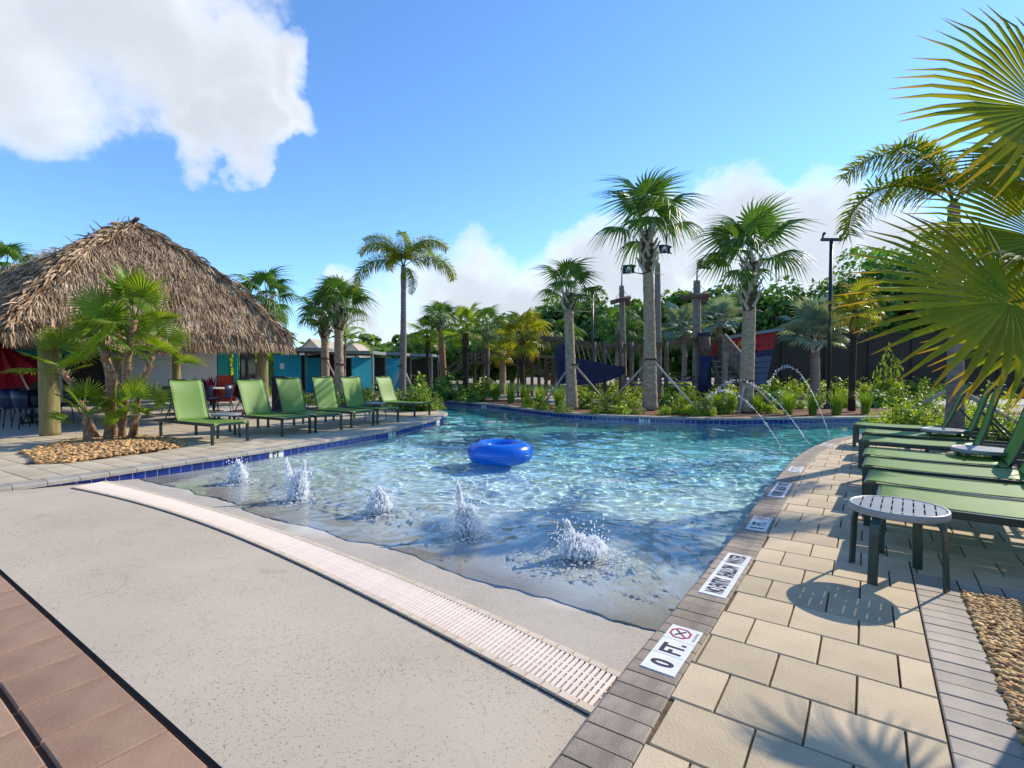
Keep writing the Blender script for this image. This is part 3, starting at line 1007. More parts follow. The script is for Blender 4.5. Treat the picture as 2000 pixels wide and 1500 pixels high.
# left deck
A32 = R(31.5)
lV = np.array((math.sin(A32), math.cos(A32))); lU = np.array((math.cos(A32), -math.sin(A32)))
lo = np.array((-5.76, 5.76))
BED_L = [(-7.75, 8.05), (-6.62, 7.12), (-6.3, 7.25), (-5.95, 7.8), (-5.6, 8.7), (-5.9, 9.2), (-6.5, 9.7), (-7.3, 10.1), (-8.3, 9.6)]
BEDN = np.array(BED_L)
def keepL(x, y, u, v):
    if in_poly(np.array([x]), np.array([y]), BEDN)[0]:
        return False
    return y < 18 and x > -13
cells = pave('deckL', '', None, lo, A32, (-5.2, 2), (-1.2, 11.5), keepL, [], curve=LC, curve_side=1, curve_off=0.222)
LQ = offset(LC, 0.2, 1)
bedL = [tuple(p) for p in LQ[::3]][:54] + [tuple(lo + lU * -5.4 + lV * 11.8), tuple(lo + lU * -5.4 + lV * -1.3)]
deckL = tag(fill_sheet('paver_deck', bedL, -0.014, M['joint']), 'cream square paver deck on the left between pool and thatched hut', kind='structure')
place_pavers(cells, deckL, M['paver_left'], 300)
# hut floor and paths behind
patch('hut_floor', [(-30, 9), (-10.3, 7.6), (-4.4, 17.8), (-6, 26), (-30, 26)], -0.022, M['concrete'], 'pale concrete floor under the thatched hut and tables')
# reddish paver border at the near left, with its expansion gap
pa, pb = G(0, 1112), G(432, 1500)
pa, pb = np.array((pa.x, pa.y)), np.array((pb.x, pb.y))
pt = (pb - pa) / np.linalg.norm(pb - pa)
pn = np.array((pt[1], -pt[0]))           # towards the camera side
if pn[1] > 0:
    pn = -pn
red = fill_sheet('entry_paving', [tuple(pa - pt * 2.2 + pn * .0), tuple(pb + pt * 1.2 + pn * .0), tuple(pb + pt * 1.2 + pn * 2.6), tuple(pa - pt * 2.2 + pn * 2.6)], -0.016, M['dark_gap'])
tag(red, 'reddish brown paver border at the foot of the beach', kind='structure')
def red_row(o0, w, lengths, off):
    x = off
    k = 0
    L = np.linalg.norm(pb - pa) + 3.2
    while x < L - 2.0 + 1.6:
        l = lengths[k % len(lengths)]
        a = pa - pt * 2.0 + pt * x + pn * o0
        lp = [(-l / 2 + .004, -w / 2), (l / 2 - .004, -w / 2), (l / 2 - .004, w / 2), (-l / 2 + .004, w / 2)]
        o = MB().prism(lp, -.03, 0, .007).build('paver', M['paver_red'], red)
        c = a + pt * l / 2 + pn * w / 2
        o.location = (c[0], c[1], random.uniform(-.001, .001))
        o.rotation_euler = (0, 0, math.atan2(pt[1], pt[0]))
        x += l
        k += 1
red_row(0.020, 0.29, [0.305], 0.05)
red_row(0.330, 0.29, [0.305], 0.2)
red_row(0.628, 0.29, [0.305], 0.05)
red_row(0.925, 0.29, [0.305], 0.2)

# ------------------------------------------------------------------ trench drain
drain = empty('trench_drain', (-1.5, 4.0, -.1), 0, 'curved cream trench drain grate across the beach entry', 'drain')
D0 = Vector(drain.location)
for k in range(NS):
    t0, t1 = (k + .18) / NS, (k + .80) / NS
    p = [curve_at(GN, t0), curve_at(GN, t1), curve_at(GF, t1), curve_at(GF, t0)]
    b = 0.13
    q = [p[0] + (p[3] - p[0]) * b, p[1] + (p[2] - p[1]) * b, p[1] + (p[2] - p[1]) * (1 - b), p[0] + (p[3] - p[0]) * (1 - b)]
    c = np.mean(q, axis=0)
    cz = float(floor_z(c[0], c[1]))
    vs = []
    for dz in (.006, .016):
        for v in q:
            vs.append((v[0] - c[0], v[1] - c[1], float(floor_z(v[0], v[1])) - cz + dz))
    o = MB().add(vs, [(3, 2, 1, 0), (4, 5, 6, 7), (0, 1, 5, 4), (1, 2, 6, 5), (2, 3, 7, 6), (3, 0, 4, 7)]).build('slat', M['grate'], drain)
    o.location = Vector((c[0], c[1], cz)) - D0
def drain_strip(fa, fb, name, n, m, dz, parent=drain, gap=.04):
    for k in range(n):
        t0, t1 = (k + gap) / n, (k + 1 - gap) / n
        q = []
        for t, f in ((t0, fa), (t1, fa), (t1, fb), (t0, fb)):
            a, b = curve_at(GN, t), curve_at(GF, t)
            q.append(a + (b - a) * f)
        c = np.mean(q, axis=0)
        cz = float(floor_z(c[0], c[1]))
        vs = []
        for z in (-.03, dz):
            for v in q:
                vs.append((v[0] - c[0], v[1] - c[1], float(floor_z(v[0], v[1])) - cz + z))
        o = MB().add(vs, [(3, 2, 1, 0), (4, 5, 6, 7), (0, 1, 5, 4), (1, 2, 6, 5), (2, 3, 7, 6), (3, 0, 4, 7)]).build(name, m, parent)
        o.location = Vector((c[0], c[1], cz)) - D0
drain_strip(0.012, 0.125, 'border_tile', 72, M['grate_border'], .017)
drain_strip(0.875, 0.99, 'border_tile', 72, M['grate_border'], .017)
for f in (.36, .5, .66):
    drain_strip(f - .012, f + .012, 'rib', 12, M['grate'], .011, gap=0.004)
drain_strip(-.012, 0.008, 'edge_gap', 12, M['dark_gap'], .0035, gap=0)
drain_strip(0.13, 0.87, 'slot_shade_sheet', 12, M['dark_gap'], .004, gap=0)  # dark sheet right under the slats paints in the shade of the slots

# ------------------------------------------------------------------ depth markers on the right coping
RM = offset(RC, 0.118, -1)
RT = tangents(RM)
def marker(px, py, length, words, label, tiles_n, nodive=False, width=0.155):
    g = G(px, py)
    i = int(np.argmin(np.hypot(RM[:, 0] - g.x, RM[:, 1] - g.y)))
    p, t = RM[i], RT[i]
    ang = math.atan2(t[1], t[0])
    root = empty('depth_marker', (p[0], p[1], 0.0008), ang, label, 'pool marker')
    tl = length / tiles_n
    me = MB().prism([(-tl / 2 + .0012, -width / 2), (tl / 2 - .0012, -width / 2), (tl / 2 - .0012, width / 2), (-tl / 2 + .0012, width / 2)], 0, .0045, .0012).mesh('tile', M['marker_white'])
    for k in range(tiles_n):
        link('tile', me, root, (-length / 2 + tl * (k + .5), 0, 0))
    for (s, x, sx, sy) in words:
        o = link('lettering', text_mesh(s, 0.1, M['marker_dark'], bold=.03), root, (x, 0, .0058))
        d = o.data
        xs = [v.co.x for v in d.vertices]; ys = [v.co.y for v in d.vertices]
        mx, my = (max(xs) + min(xs)) / 2, (max(ys) + min(ys)) / 2
        wx, wy = max(xs) - min(xs), max(ys) - min(ys)
        for v in d.vertices:
            v.co.x = (v.co.x - mx) / wx * sx
            v.co.y = (v.co.y - my) / wy * sy
    if nodive:
        x0 = length / 2 - tl / 2
        mb = MB()
        for k in range(8):
            a0, a1 = math.pi / 8 + k * math.pi / 4, math.pi / 8 + (k + 1) * math.pi / 4
            r0, r1 = .045, .055
            mb.add([(x0 + r1 * math.cos(a0), .012 + r1 * math.sin(a0), .0058), (x0 + r1 * math.cos(a1), .012 + r1 * math.sin(a1), .0058),
                    (x0 + r0 * math.cos(a1), .012 + r0 * math.sin(a1), .0058), (x0 + r0 * math.cos(a0), .012 + r0 * math.sin(a0), .0058)], [(0, 1, 2, 3)])
        a = math.radians(45)
        for sgn in (1,):
            dx, dy = math.cos(a) * .046, math.sin(a) * .046 * sgn
            mb.add([(x0 - dx - .003, .012 - dy + .003, .0060), (x0 - dx + .003, .012 - dy - .003, .0060), (x0 + dx + .003, .012 + dy - .003, .0060), (x0 + dx - .003, .012 + dy + .003, .0060)], [(0, 1, 2, 3)])
        mb.build('no_diving_symbol', M['marker_red'], root)
        fig = MB()
        fig.add([(x0 - .030, .030, .0063), (x0 - .022, .036, .0063), (x0 + .030, -.004, .0063), (x0 + .026, -.012, .0063)], [(3, 2, 1, 0)])
        fig.add([(x0 - .004, .008, .0064), (x0 + .002, .016, .0064), (x0 + .022, .034, .0064), (x0 + .026, .028, .0064)], [(3, 2, 1, 0)])
        fig.build('diver_figure', M['marker_dark'], root)
        o = link('lettering', text_mesh('NO DIVING', .018, M['marker_dark']), root, (x0, -.062, .0058))
    return root
marker(1331, 1263, 0.457, [('0', -.155, .052, .105), ('FT.', -.005, .105, .105)], 'white 0 FT marker tile on the near right coping', 3, True)
marker(1421, 1118, 0.80, [('NO ENTRY', -.235, .25, .105), ('SHALLOW', .035, .22, .105), ('WATER', .28, .19, .105)], 'white NO ENTRY SHALLOW WATER marker nearer the camera on the coping', 4)
marker(1480, 1025, 0.457, [('1', -.165, .028, .105), ('FT.', -.02, .115, .105)], 'white 1 FT marker tile on the right coping', 3, True)
marker(1527, 958, 0.80, [('NO ENTRY', -.235, .25, .105), ('SHALLOW', .035, .22, .105), ('WATER', .28, .19, .105)], 'white shallow water warning marker farther along the right coping', 4)
marker(1549, 917, 0.457, [('2', -.165, .05, .105), ('FT.', -.02, .115, .105)], 'white depth marker tile shaded by a lounger shadow', 3, True)
marker(1606, 868, 0.457, [('3', -.165, .05, .105), ('FT.', -.02, .115, .105)], 'farthest depth marker tile where the right coping bends', 3, True)
# ================================================================== water
FOUNT = [(465, 942, .30, .10), (582, 976, .46, .12), (741, 1001, .26, .11), (912, 1042, .44, .11), (1132, 1085, .28, .15)]
FPOS = [G(a, b, WZ) for a, b, _, _ in FOUNT]
BUB = [(1312, 901), (1190, 945), (818, 881), (962, 826), (1452, 885)]
BPOS = [G(a, b, WZ) for a, b in BUB]
wx = np.concatenate([np.arange(-9.2, -6, 0.25), np.arange(-6, 8, 0.034), np.arange(8, 18.3, 0.25)])
ys = [2.2]
while ys[-1] < 24:
    ys.append(ys[-1] + (0.03 if ys[-1] < 7.5 else 0.03 + (ys[-1] - 7.5) * 0.008))
wy = np.array(ys)
WX, WY = np.meshgrid(wx, wy)
depth = np.clip((WZ - floor_z(WX, WY)) / 0.22, 0.0, 1.0)
damp = 0.16 + 0.84 * depth
H = np.zeros_like(WX)
wr = np.random.default_rng(11)
nw = 110
lam = np.exp(wr.uniform(math.log(0.10), math.log(1.0), nw))
th = wr.normal(0.6, 1.3, nw)
ph = wr.uniform(0, 2 * math.pi, nw)
warpx = 0.10 * np.sin(WX * 2.3 + 1.3 * np.sin(WY * 1.7)) + 0.06 * np.sin(WY * 5.1 + WX * 1.1)
warpy = 0.10 * np.sin(WY * 2.1 + 1.1 * np.sin(WX * 1.9)) + 0.06 * np.sin(WX * 4.7 - WY * 0.9)
for l_, a_, p_ in zip(lam, th, ph):
    amp = 0.00115 * (l_ / 0.3) ** 0.8 * np.exp(-np.maximum(WY - 6, 0) * 0.045 / l_ ** 0.8)
    w = np.sin(2 * math.pi / l_ * ((WX + warpx) * math.cos(a_) + (WY + warpy) * math.sin(a_)) + p_)
    H += amp * w
# chop comes in patches
patchy = 0.75 + 0.35 * np.sin(WX * 0.9 + 0.7 * np.sin(WY * 0.8)) * np.sin(WY * 0.7 + 0.9)
H *= patchy
for p in FPOS:
    r = np.hypot(WX - p.x, WY - p.y)
    H += 0.010 * np.sin(2 * math.pi * r / 0.17 + 2 * np.sin(3 * np.arctan2(WY - p.y, WX - p.x))) * np.exp(-r / 0.55)
for p in BPOS:
    r = np.hypot(WX - p.x, WY - p.y)
    H += 0.012 * np.exp(-(r / 0.28) ** 2) + 0.008 * np.sin(2 * math.pi * r / 0.2) * np.exp(-r / 0.6)
H *= damp
WXc = 0.25 * (WX[:-1, :-1] + WX[1:, :-1] + WX[:-1, 1:] + WX[1:, 1:]); WYc = 0.25 * (WY[:-1, :-1] + WY[1:, :-1] + WY[:-1, 1:] + WY[1:, 1:])
wmask = in_poly(WXc, WYc, pool_poly(0.10)) & ((NX * WXc + NY * WYc) > 2.7)
F = grid_faces(wmask, WX.shape)
used, inv = np.unique(F, return_inverse=True)
F = inv.reshape(F.shape)
Vt = np.stack([WX.ravel(), WY.ravel(), (WZ + H).ravel()], 1)[used]
Vb = Vt.copy(); Vb[:, 2] = -1.45
nv = len(Vt)
E_ = np.concatenate([F[:, [0, 1]], F[:, [1, 2]], F[:, [2, 3]], F[:, [3, 0]]])
key = E_[:, 0].astype(np.int64) * nv + E_[:, 1]
rkey = E_[:, 1].astype(np.int64) * nv + E_[:, 0]
bound = E_[~np.isin(key, rkey)]
side = np.stack([bound[:, 1], bound[:, 0], bound[:, 0] + nv, bound[:, 1] + nv], 1)
Fa = np.concatenate([F, F[:, ::-1] + nv, side])
def water_mat():
    m, t, b = new_mat('pool_water')
    n, l = t.nodes, t.links
    n.remove(b)
    gl = n.new('ShaderNodeBsdfGlass')
    gl.inputs['IOR'].default_value = 1.33
    gl.inputs['Roughness'].default_value = 0.0
    gl.inputs['Color'].default_value = (0.97, 0.995, 1.0, 1)
    l.new(gl.outputs[0], n['Material Output'].inputs['Surface'])
    return m
M['water'] = water_mat()
wme = np_mesh('pool_water', Vt, F, M['water'], True)
water = tag(link('pool_water', wme), 'clear turquoise rippling pool water', kind='structure')

# sunlight refracted by the ripples draws the bright network on the floor
sun_d.cycles.is_caustics_light = True
water.cycles.is_caustics_caster = True
for o in (b_o, f_o, wallL, wallF, wallR):
    o.cycles.is_caustics_receiver = True
# ------------------------------------------------------------------ bubblers
def foam_mat():
    m, t, b = new_mat('white_water')
    n, l = t.nodes, t.links
    b.inputs['Base Color'].default_value = (0.95, 0.96, 0.97, 1)
    b.inputs['Roughness'].default_value = 0.25
    b.inputs['Specular IOR Level'].default_value = 0.5
    tr = n.new('ShaderNodeBsdfTranslucent'); tr.inputs['Color'].default_value = (0.97, 0.98, 1.0, 1)
    tp = n.new('ShaderNodeBsdfTransparent')
    m1 = n.new('ShaderNodeMixShader'); m1.inputs[0].default_value = 0.55
    l.new(b.outputs[0], m1.inputs[1]); l.new(tr.outputs[0], m1.inputs[2])
    m2 = n.new('ShaderNodeMixShader'); m2.inputs[0].default_value = 0.25
    l.new(m1.outputs[0], m2.inputs[1]); l.new(tp.outputs[0], m2.inputs[2])
    l.new(m2.outputs[0], n['Material Output'].inputs['Surface'])
    return m
M['foam'] = foam_mat()
def ico(sub):
    bm = bmesh.new()
    bmesh.ops.create_icosphere(bm, subdivisions=sub, radius=1)
    V = np.array([v.co[:] for v in bm.verts]); Fq = np.array([[v.index for v in f.verts] for f in bm.faces])
    bm.free()
    return V, Fq
ICO1 = ico(1)
ICO2 = ico(2)
def blobs_mesh(name, C, S, m, rot=None, base=ICO1, jitter=0.0, smooth=True, rg=rng):
    """C (n,3) centres, S (n,3) radii"""
    V0, F0 = base
    n = len(C)
    V = np.repeat(V0[None], n, 0)
    if jitter:
        V = V * (1 + rg.uniform(-jitter, jitter, V.shape[:2] + (1,)))
    V = V * S[:, None, :]
    if rot is not None:
        c, s = np.cos(rot), np.sin(rot)
        x = V[..., 0] * c[:, None] - V[..., 1] * s[:, None]
        y = V[..., 0] * s[:, None] + V[..., 1] * c[:, None]
        V = np.stack([x, y, V[..., 2]], -1)
    V = V + C[:, None, :]
    F = F0[None] + (np.arange(n) * len(V0))[:, None, None]
    return np_mesh(name, V.reshape(-1, 3), F.reshape(-1, 3), m, smooth)
def plume(hh, w, n, rg, lobes):
    C, S = [], []
    for k in range(n):
        lx, ly, lh, lw = lobes[rg.integers(len(lobes))]
        t = rg.uniform(0, 1) ** 0.8
        ang = rg.uniform(0, 2 * math.pi)
        prof = (0.55 + 0.55 * math.sin(min(t * 1.15, 1) * math.pi)) * (1 - 0.55 * t ** 3)
        rad = lw * prof * math.sqrt(rg.uniform(0, 1))
        z = t * lh * (1 - 0.25 * (rad / lw) ** 2) * rg.uniform(.92, 1.06)
        C.append((lx * (0.3 + t) + rad * math.cos(ang), ly * (0.3 + t) + rad * math.sin(ang), z))
        s = rg.uniform(.004, .012) * (1.2 - .6 * t)
        S.append((s, s, s * rg.uniform(1.0, 2.6)))
    for k in range(int(n * .16)):       # flying drops
        t = rg.uniform(.2, 1.2)
        ang = rg.uniform(0, 2 * math.pi)
        rad = w * rg.uniform(.7, 1.9) * (0.4 + .5 * t)
        C.append((rad * math.cos(ang), rad * math.sin(ang), t * hh * rg.uniform(.3, 1.0)))
        s = rg.uniform(.002, .006)
        S.append((s, s, s * rg.uniform(1, 2.5)))
    return np.array(C), np.array(S)
def froth(radius, n, rg):
    r = radius * np.sqrt(rg.uniform(0, 1, n)) ** 1.6
    a = rg.uniform(0, 2 * math.pi, n)
    C = np.stack([r * np.cos(a), r * np.sin(a), rg.uniform(-.004, .010, n)], 1)
    s = rg.uniform(.006, .020, n) * (1 - .5 * r / radius)
    return C, np.stack([s * rg.uniform(.8, 1.8, n), s, s * .35], 1)
FL = ['foaming bubbler jet nearest the 1 FT tile', 'tallest foaming bubbler jet in front of the 1 FT tile, forked at the top', 'low rounded bubbler jet third from the left',
      'thin misty bubbler jet in front of the blue swim ring', 'wide splashing bubbler jet nearest the right coping']
for i, ((a, b, hh, w), p) in enumerate(zip(FOUNT, FPOS)):
    rg = np.random.default_rng(50 + i)
    root = empty('bubbler_jet', p, 0, FL[i], 'fountain', 'bubbler jets along the beach entry')
    lob = {0: [(0, 0, hh, w * .85), (.03, 0, hh * .8, w), (-.05, .02, hh * .7, w * .8)],
           1: [(-.10, 0, hh * 1.0, w * .55), (.06, 0, hh * .95, w * .6), (0, 0, hh * .7, w * .9), (0, 0, hh * .5, w)],
           2: [(0, 0, hh, w), (.03, 0, hh * .8, w), (-.04, 0, hh * .75, w)],
           3: [(-.06, 0, hh, w * .55), (.03, 0, hh * .6, w), (0, 0, hh * .45, w)],
           4: [(-.08, 0, hh, w * .5), (.0, 0, hh * .6, w * 1.1), (.10, .02, hh * .5, w * 1.0)]}[i]
    C, S = plume(hh, w, 2000, rg, lob)
    link('spray', blobs_mesh('spray', C, S, M['foam'], rg=rg, base=ICO2), root)['kind'] = 'stuff'
    C, S = froth(w * (2.6 if i != 4 else 3.2), 420, rg)
    link('froth', blobs_mesh('froth', C, S, M['foam'], rg.uniform(0, 6.28, len(C)), rg=rg), root)['kind'] = 'stuff'
BL = ['small patch of white bubbles right of the swim ring', 'small patch of white bubbles below the swim ring to its right', 'small patch of white bubbles left of the swim ring',
      'small patch of white bubbles behind the swim ring', 'small patch of white bubbles near where the jets land']
for i, p in enumerate(BPOS):
    rg = np.random.default_rng(90 + i)
    C, S = froth(.26, 110, rg)
    C[:, 0] *= 1.2
    C[:, 2] += .02 + .02 * np.exp(-(C[:, 0] ** 2 + C[:, 1] ** 2) / .02)
    o = link('bubble_patch', blobs_mesh('bubble_patch', C, S * (0.9, .9, 1.3), M['foam'], rg=rg))
    o.location = p
    tag(o, BL[i], 'bubbles', 'bubble patches on the water')
# arching jets from the far planting bed
def arc_jet(start, peak_z, land, label, seed):
    rg = np.random.default_rng(seed)
    g = 9.81
    vz = math.sqrt(2 * g * max(peak_z - start.z, .02))
    T_ = vz / g + math.sqrt(2 * (peak_z - land.z) / g)
    vx, vy = (land.x - start.x) / T_, (land.y - start.y) / T_
    pt_ = lambda t: np.array((start.x + vx * t, start.y + vy * t, start.z + vz * t - .5 * g * t * t))
    C, S = [], []
    for t in np.linspace(0, T_, 190):
        p = pt_(t)
        f = t / T_
        sp = .010 + .018 * (1 - f)
        for _ in range(2):
            if rg.uniform() < .30 + .3 * (1 - f):
                C.append(p + rg.normal(0, sp, 3))
                s = rg.uniform(.004, .012) * (1.15 - .5 * f)
                S.append((s * 1.3, s, s * 1.2))
    for _ in range(14):
        C.append(pt_(T_) + rg.normal(0, .10, 3) * (1, 1, .25))
        s = rg.uniform(.004, .010)
        S.append((s, s, s))
    C = np.array(C) - np.array(start)
    root = empty('water_arc', start, 0, label, 'water jet', 'arching water jets over the pool')
    link('drops', blobs_mesh('drops', C, np.array(S), M['foam'], rg=rg), root)['kind'] = 'stuff'
    link('stream', MB().tube([pt_(t) - np.array(start) for t in np.linspace(T_ * .62, T_ * .995, 16)], [.004 + .001 * math.sin(k * 2.1) for k in range(16)], 5).mesh('stream', M['foam'], True), root)
    return root
arc_jet(AT(1381, 777, 15.6), .76, G(1528, 877, WZ), 'leftmost of the arching water jets', 1)
arc_jet(AT(1398, 762, 15.9), 1.02, G(1579, 866, WZ), 'middle one of the arching water jets', 2)
arc_jet(AT(1500, 752, 15.9), 1.40, G(1621, 854, WZ), 'tallest arching water jet, landing nearest the right coping', 3)

# ------------------------------------------------------------------ swim ring
rc = G(977, 902, WZ)
ring = empty('swim_ring', (rc.x, rc.y + .12, WZ), R(20), 'round blue inflatable swim ring floating on the pool', 'swim ring')
def torus(Rm, r, nu, nv, squash=1.0, wob=0.0):
    V, F = [], []
    for i in range(nu):
        a = 2 * math.pi * i / nu
        rr = r * (1 + wob * math.sin(a * 24))
        for j in range(nv):
            b = 2 * math.pi * j / nv
            V.append(((Rm + rr * math.cos(b)) * math.cos(a), (Rm + rr * math.cos(b)) * math.sin(a), rr * squash * math.sin(b)))
    for i in range(nu):
        for j in range(nv):
            F.append((i * nv + j, ((i + 1) % nu) * nv + j, ((i + 1) % nu) * nv + (j + 1) % nv, i * nv + (j + 1) % nv))
    return V, F
o = MB().add(*torus(.36, .178, 72, 28, .98, .004)).build('tube', M['ring'], ring, True)
o.location = (0, 0, .135)
o2 = MB().add(*torus(.536, .005, 72, 6)).build('seam', M['ring'], ring, True)
o2.location = (0, 0, .135)
for an, nm in ((R(150), 'handle'), (R(45), 'handle')):
    c, s = math.cos(an), math.sin(an)
    pts = []
    for k in range(9):
        f = k / 8 * math.pi
        tang = -.075 * math.cos(f)
        pts.append((.38 * c - tang * s, .38 * s + tang * c, .135 + .165 + .055 * math.sin(f)))
    MB().tube(pts, .011, 6).build(nm, M['black'], ring, True)
    MB().box((.38 * c, .38 * s, .135 + .172), (.05, .2, .012), (0, 0, an)).build('handle_patch', M['black'], ring)
v = MB().tube([(.36 + .17, -.05, .2), (.36 + .2, -.05, .215)], .012, 8).build('valve', M['ring'], ring, True)

# ================================================================== loungers
def sling_strip(path, halfw, nwid=7, sag=0.0, thick=.006):
    """path: list of (x,z); returns a thin closed sheet across y"""
    V, F = [], []
    m = len(path)
    for side in (0, 1):
        for i, (x, z) in enumerate(path):
            a = path[max(i - 1, 0)]; b = path[min(i + 1, m - 1)]
            dx, dz = b[0] - a[0], b[1] - a[1]
            L = math.hypot(dx, dz)
            nx_, nz_ = -dz / L, dx / L
            for j in range(nwid):
                y = -halfw + 2 * halfw * j / (nwid - 1)
                sg = sag * (1 - (y / halfw) ** 2)
                off = (-sg) + (thick if side == 0 else 0)
                V.append((x + nx_ * off, y, z + nz_ * off))
    n = m * nwid
    for i in range(m - 1):
        for j in range(nwid - 1):
            a = i * nwid + j
            F.append((a, a + nwid, a + nwid + 1, a + 1)[::-1])
            F.append((n + a, n + a + nwid, n + a + nwid + 1, n + a + 1))
    for i in range(m - 1):
        for j in (0, nwid - 1):
            a = i * nwid + j
            F.append((a, a + nwid, n + a + nwid, n + a))
    for i in (0, m - 1):
        for j in range(nwid - 1):
            a = i * nwid + j
            F.append((a, a + 1, n + a + 1, n + a))
    return V, F
def back_path(n, ang, L=.80):
    pts = []
    x, z = 1.20, .375
    a = ang
    for k in range(n + 1):
        f = k / n
        pts.append((x, z))
        a = ang + R(9) * math.sin(f * math.pi * 1.0) - R(10) * max(f - .7, 0) / .3
        x += math.cos(a) * L / n
        z += math.sin(a) * L / n
    return pts
def make_lounger(ang):
    root = empty('sun_lounger', (0, 0, 0))
    fr = MB()
    for s in (-1, 1):
        fr.box((.975, s * .325, .345), (1.95, .028, .052))
    fr.box((.014, 0, .345), (.028, .621, .045))
    fr.box((1.936, 0, .345), (.028, .621, .045))
    fr.box((1.25, 0, .33), (.03, .621, .03))
    fr.build('frame', M['frame_green'], root)
    for x in (.03, 1.72):
        for s in (-1, 1):
            l = MB()
            l.box((x, s * .327, .160), (.05, .034, .322))
            l.box((x, s * .327, .006), (.056, .040, .013))
            l.build('leg', M['frame_green'], root)
    seat = [(.005, .335), (.0, .36), (.03, .379)] + [(.03 + 1.17 * k / 10, .379 - .012 * math.sin(math.pi * k / 10)) for k in range(1, 11)]
    MB().add(*sling_strip(seat, .305, 9, .012)).build('seat', M['sling'], root, True)
    bp = back_path(12, ang)
    b = MB().add(*sling_strip(bp, .292, 9, .018)).build('backrest', M['sling'], root, True)
    bf = MB()
    for s in (-1, 1):
        bf.tube([(x, s * .302, z) for x, z in bp], .014, 6)
    bf.tube([(bp[-1][0], -.302, bp[-1][1]), (bp[-1][0], .302, bp[-1][1])], .013, 6)
    bf.build('backrest_frame', M['frame_green'], root, True)
    st = MB()
    mid = bp[6]
    for s in (-1, 1):
        st.bar((mid[0] + .01, s * .285, mid[1]), (1.66, s * .285, .35), .012, .022)
    st.bar((1.66, -.3, .352), (1.66, .3, .352), .02, .02)
    st.build('prop', M['frame_green'], root)
    return root
LGV = [make_lounger(R(a)) for a in (66, 62, 69)]
used_l = [False] * 3
LEFT_L = [(-5.06, 9.20, 150.5), (-4.34, 10.32, 150), (-3.90, 10.92, 149), (-3.42, 11.76, 148), (-3.02, 12.52, 146), (-2.52, 14.45, 150)]
LEFT_T = ['green sling lounger nearest the camera on the left deck, beside the pebble bed', 'second green lounger from the pebble bed, in front of the hut post',
          'third green lounger from the pebble bed on the left deck', 'fourth green lounger from the pebble bed on the left deck', 'fifth green lounger on the left deck, in front of the foxtail palm trunk',
          'last green lounger on the left deck, set apart at the rounded end']
RIGHT_L = [(2.86, 3.98, -37), (3.22, 4.62, -37.5), (3.68, 5.33, -38), (4.12, 5.97, -38.5), (4.88, 7.14, -38), (5.50, 7.98, -39), (6.06, 9.04, -38)]
RIGHT_T = ['green lounger nearest the camera on the right, just behind the slatted side table', 'second green lounger on the right, its backrest out of the picture', 'third green lounger on the right, dappled by frond shadows',
           'fourth green lounger on the right, backrest cut by the picture edge', 'fifth green lounger on the right, beside a small dark side table', 'sixth green lounger on the right, backrest beside the fifth',
           'farthest green lounger on the right, beside the yellow green shrubs']
for i, ((x, y, a), l) in enumerate(zip(LEFT_L + RIGHT_L, LEFT_T + RIGHT_T)):
    k = (0, 1, 0, 2, 0, 1, 0, 2, 1, 0, 2, 0, 1)[i]
    o = copy_tree(LGV[k]) if used_l[k] else LGV[k]
    used_l[k] = True
    o.location = (x, y, 0)
    o.rotation_euler = (0, 0, R(a + (0, 1.2, -1.5, .8, -.6, 1.0, 0, -1, .7, 1.4, -.8, .5, 0)[i]))
    tag(o, l, 'sun lounger', 'loungers on the left deck' if x < 0 else 'loungers on the right deck')

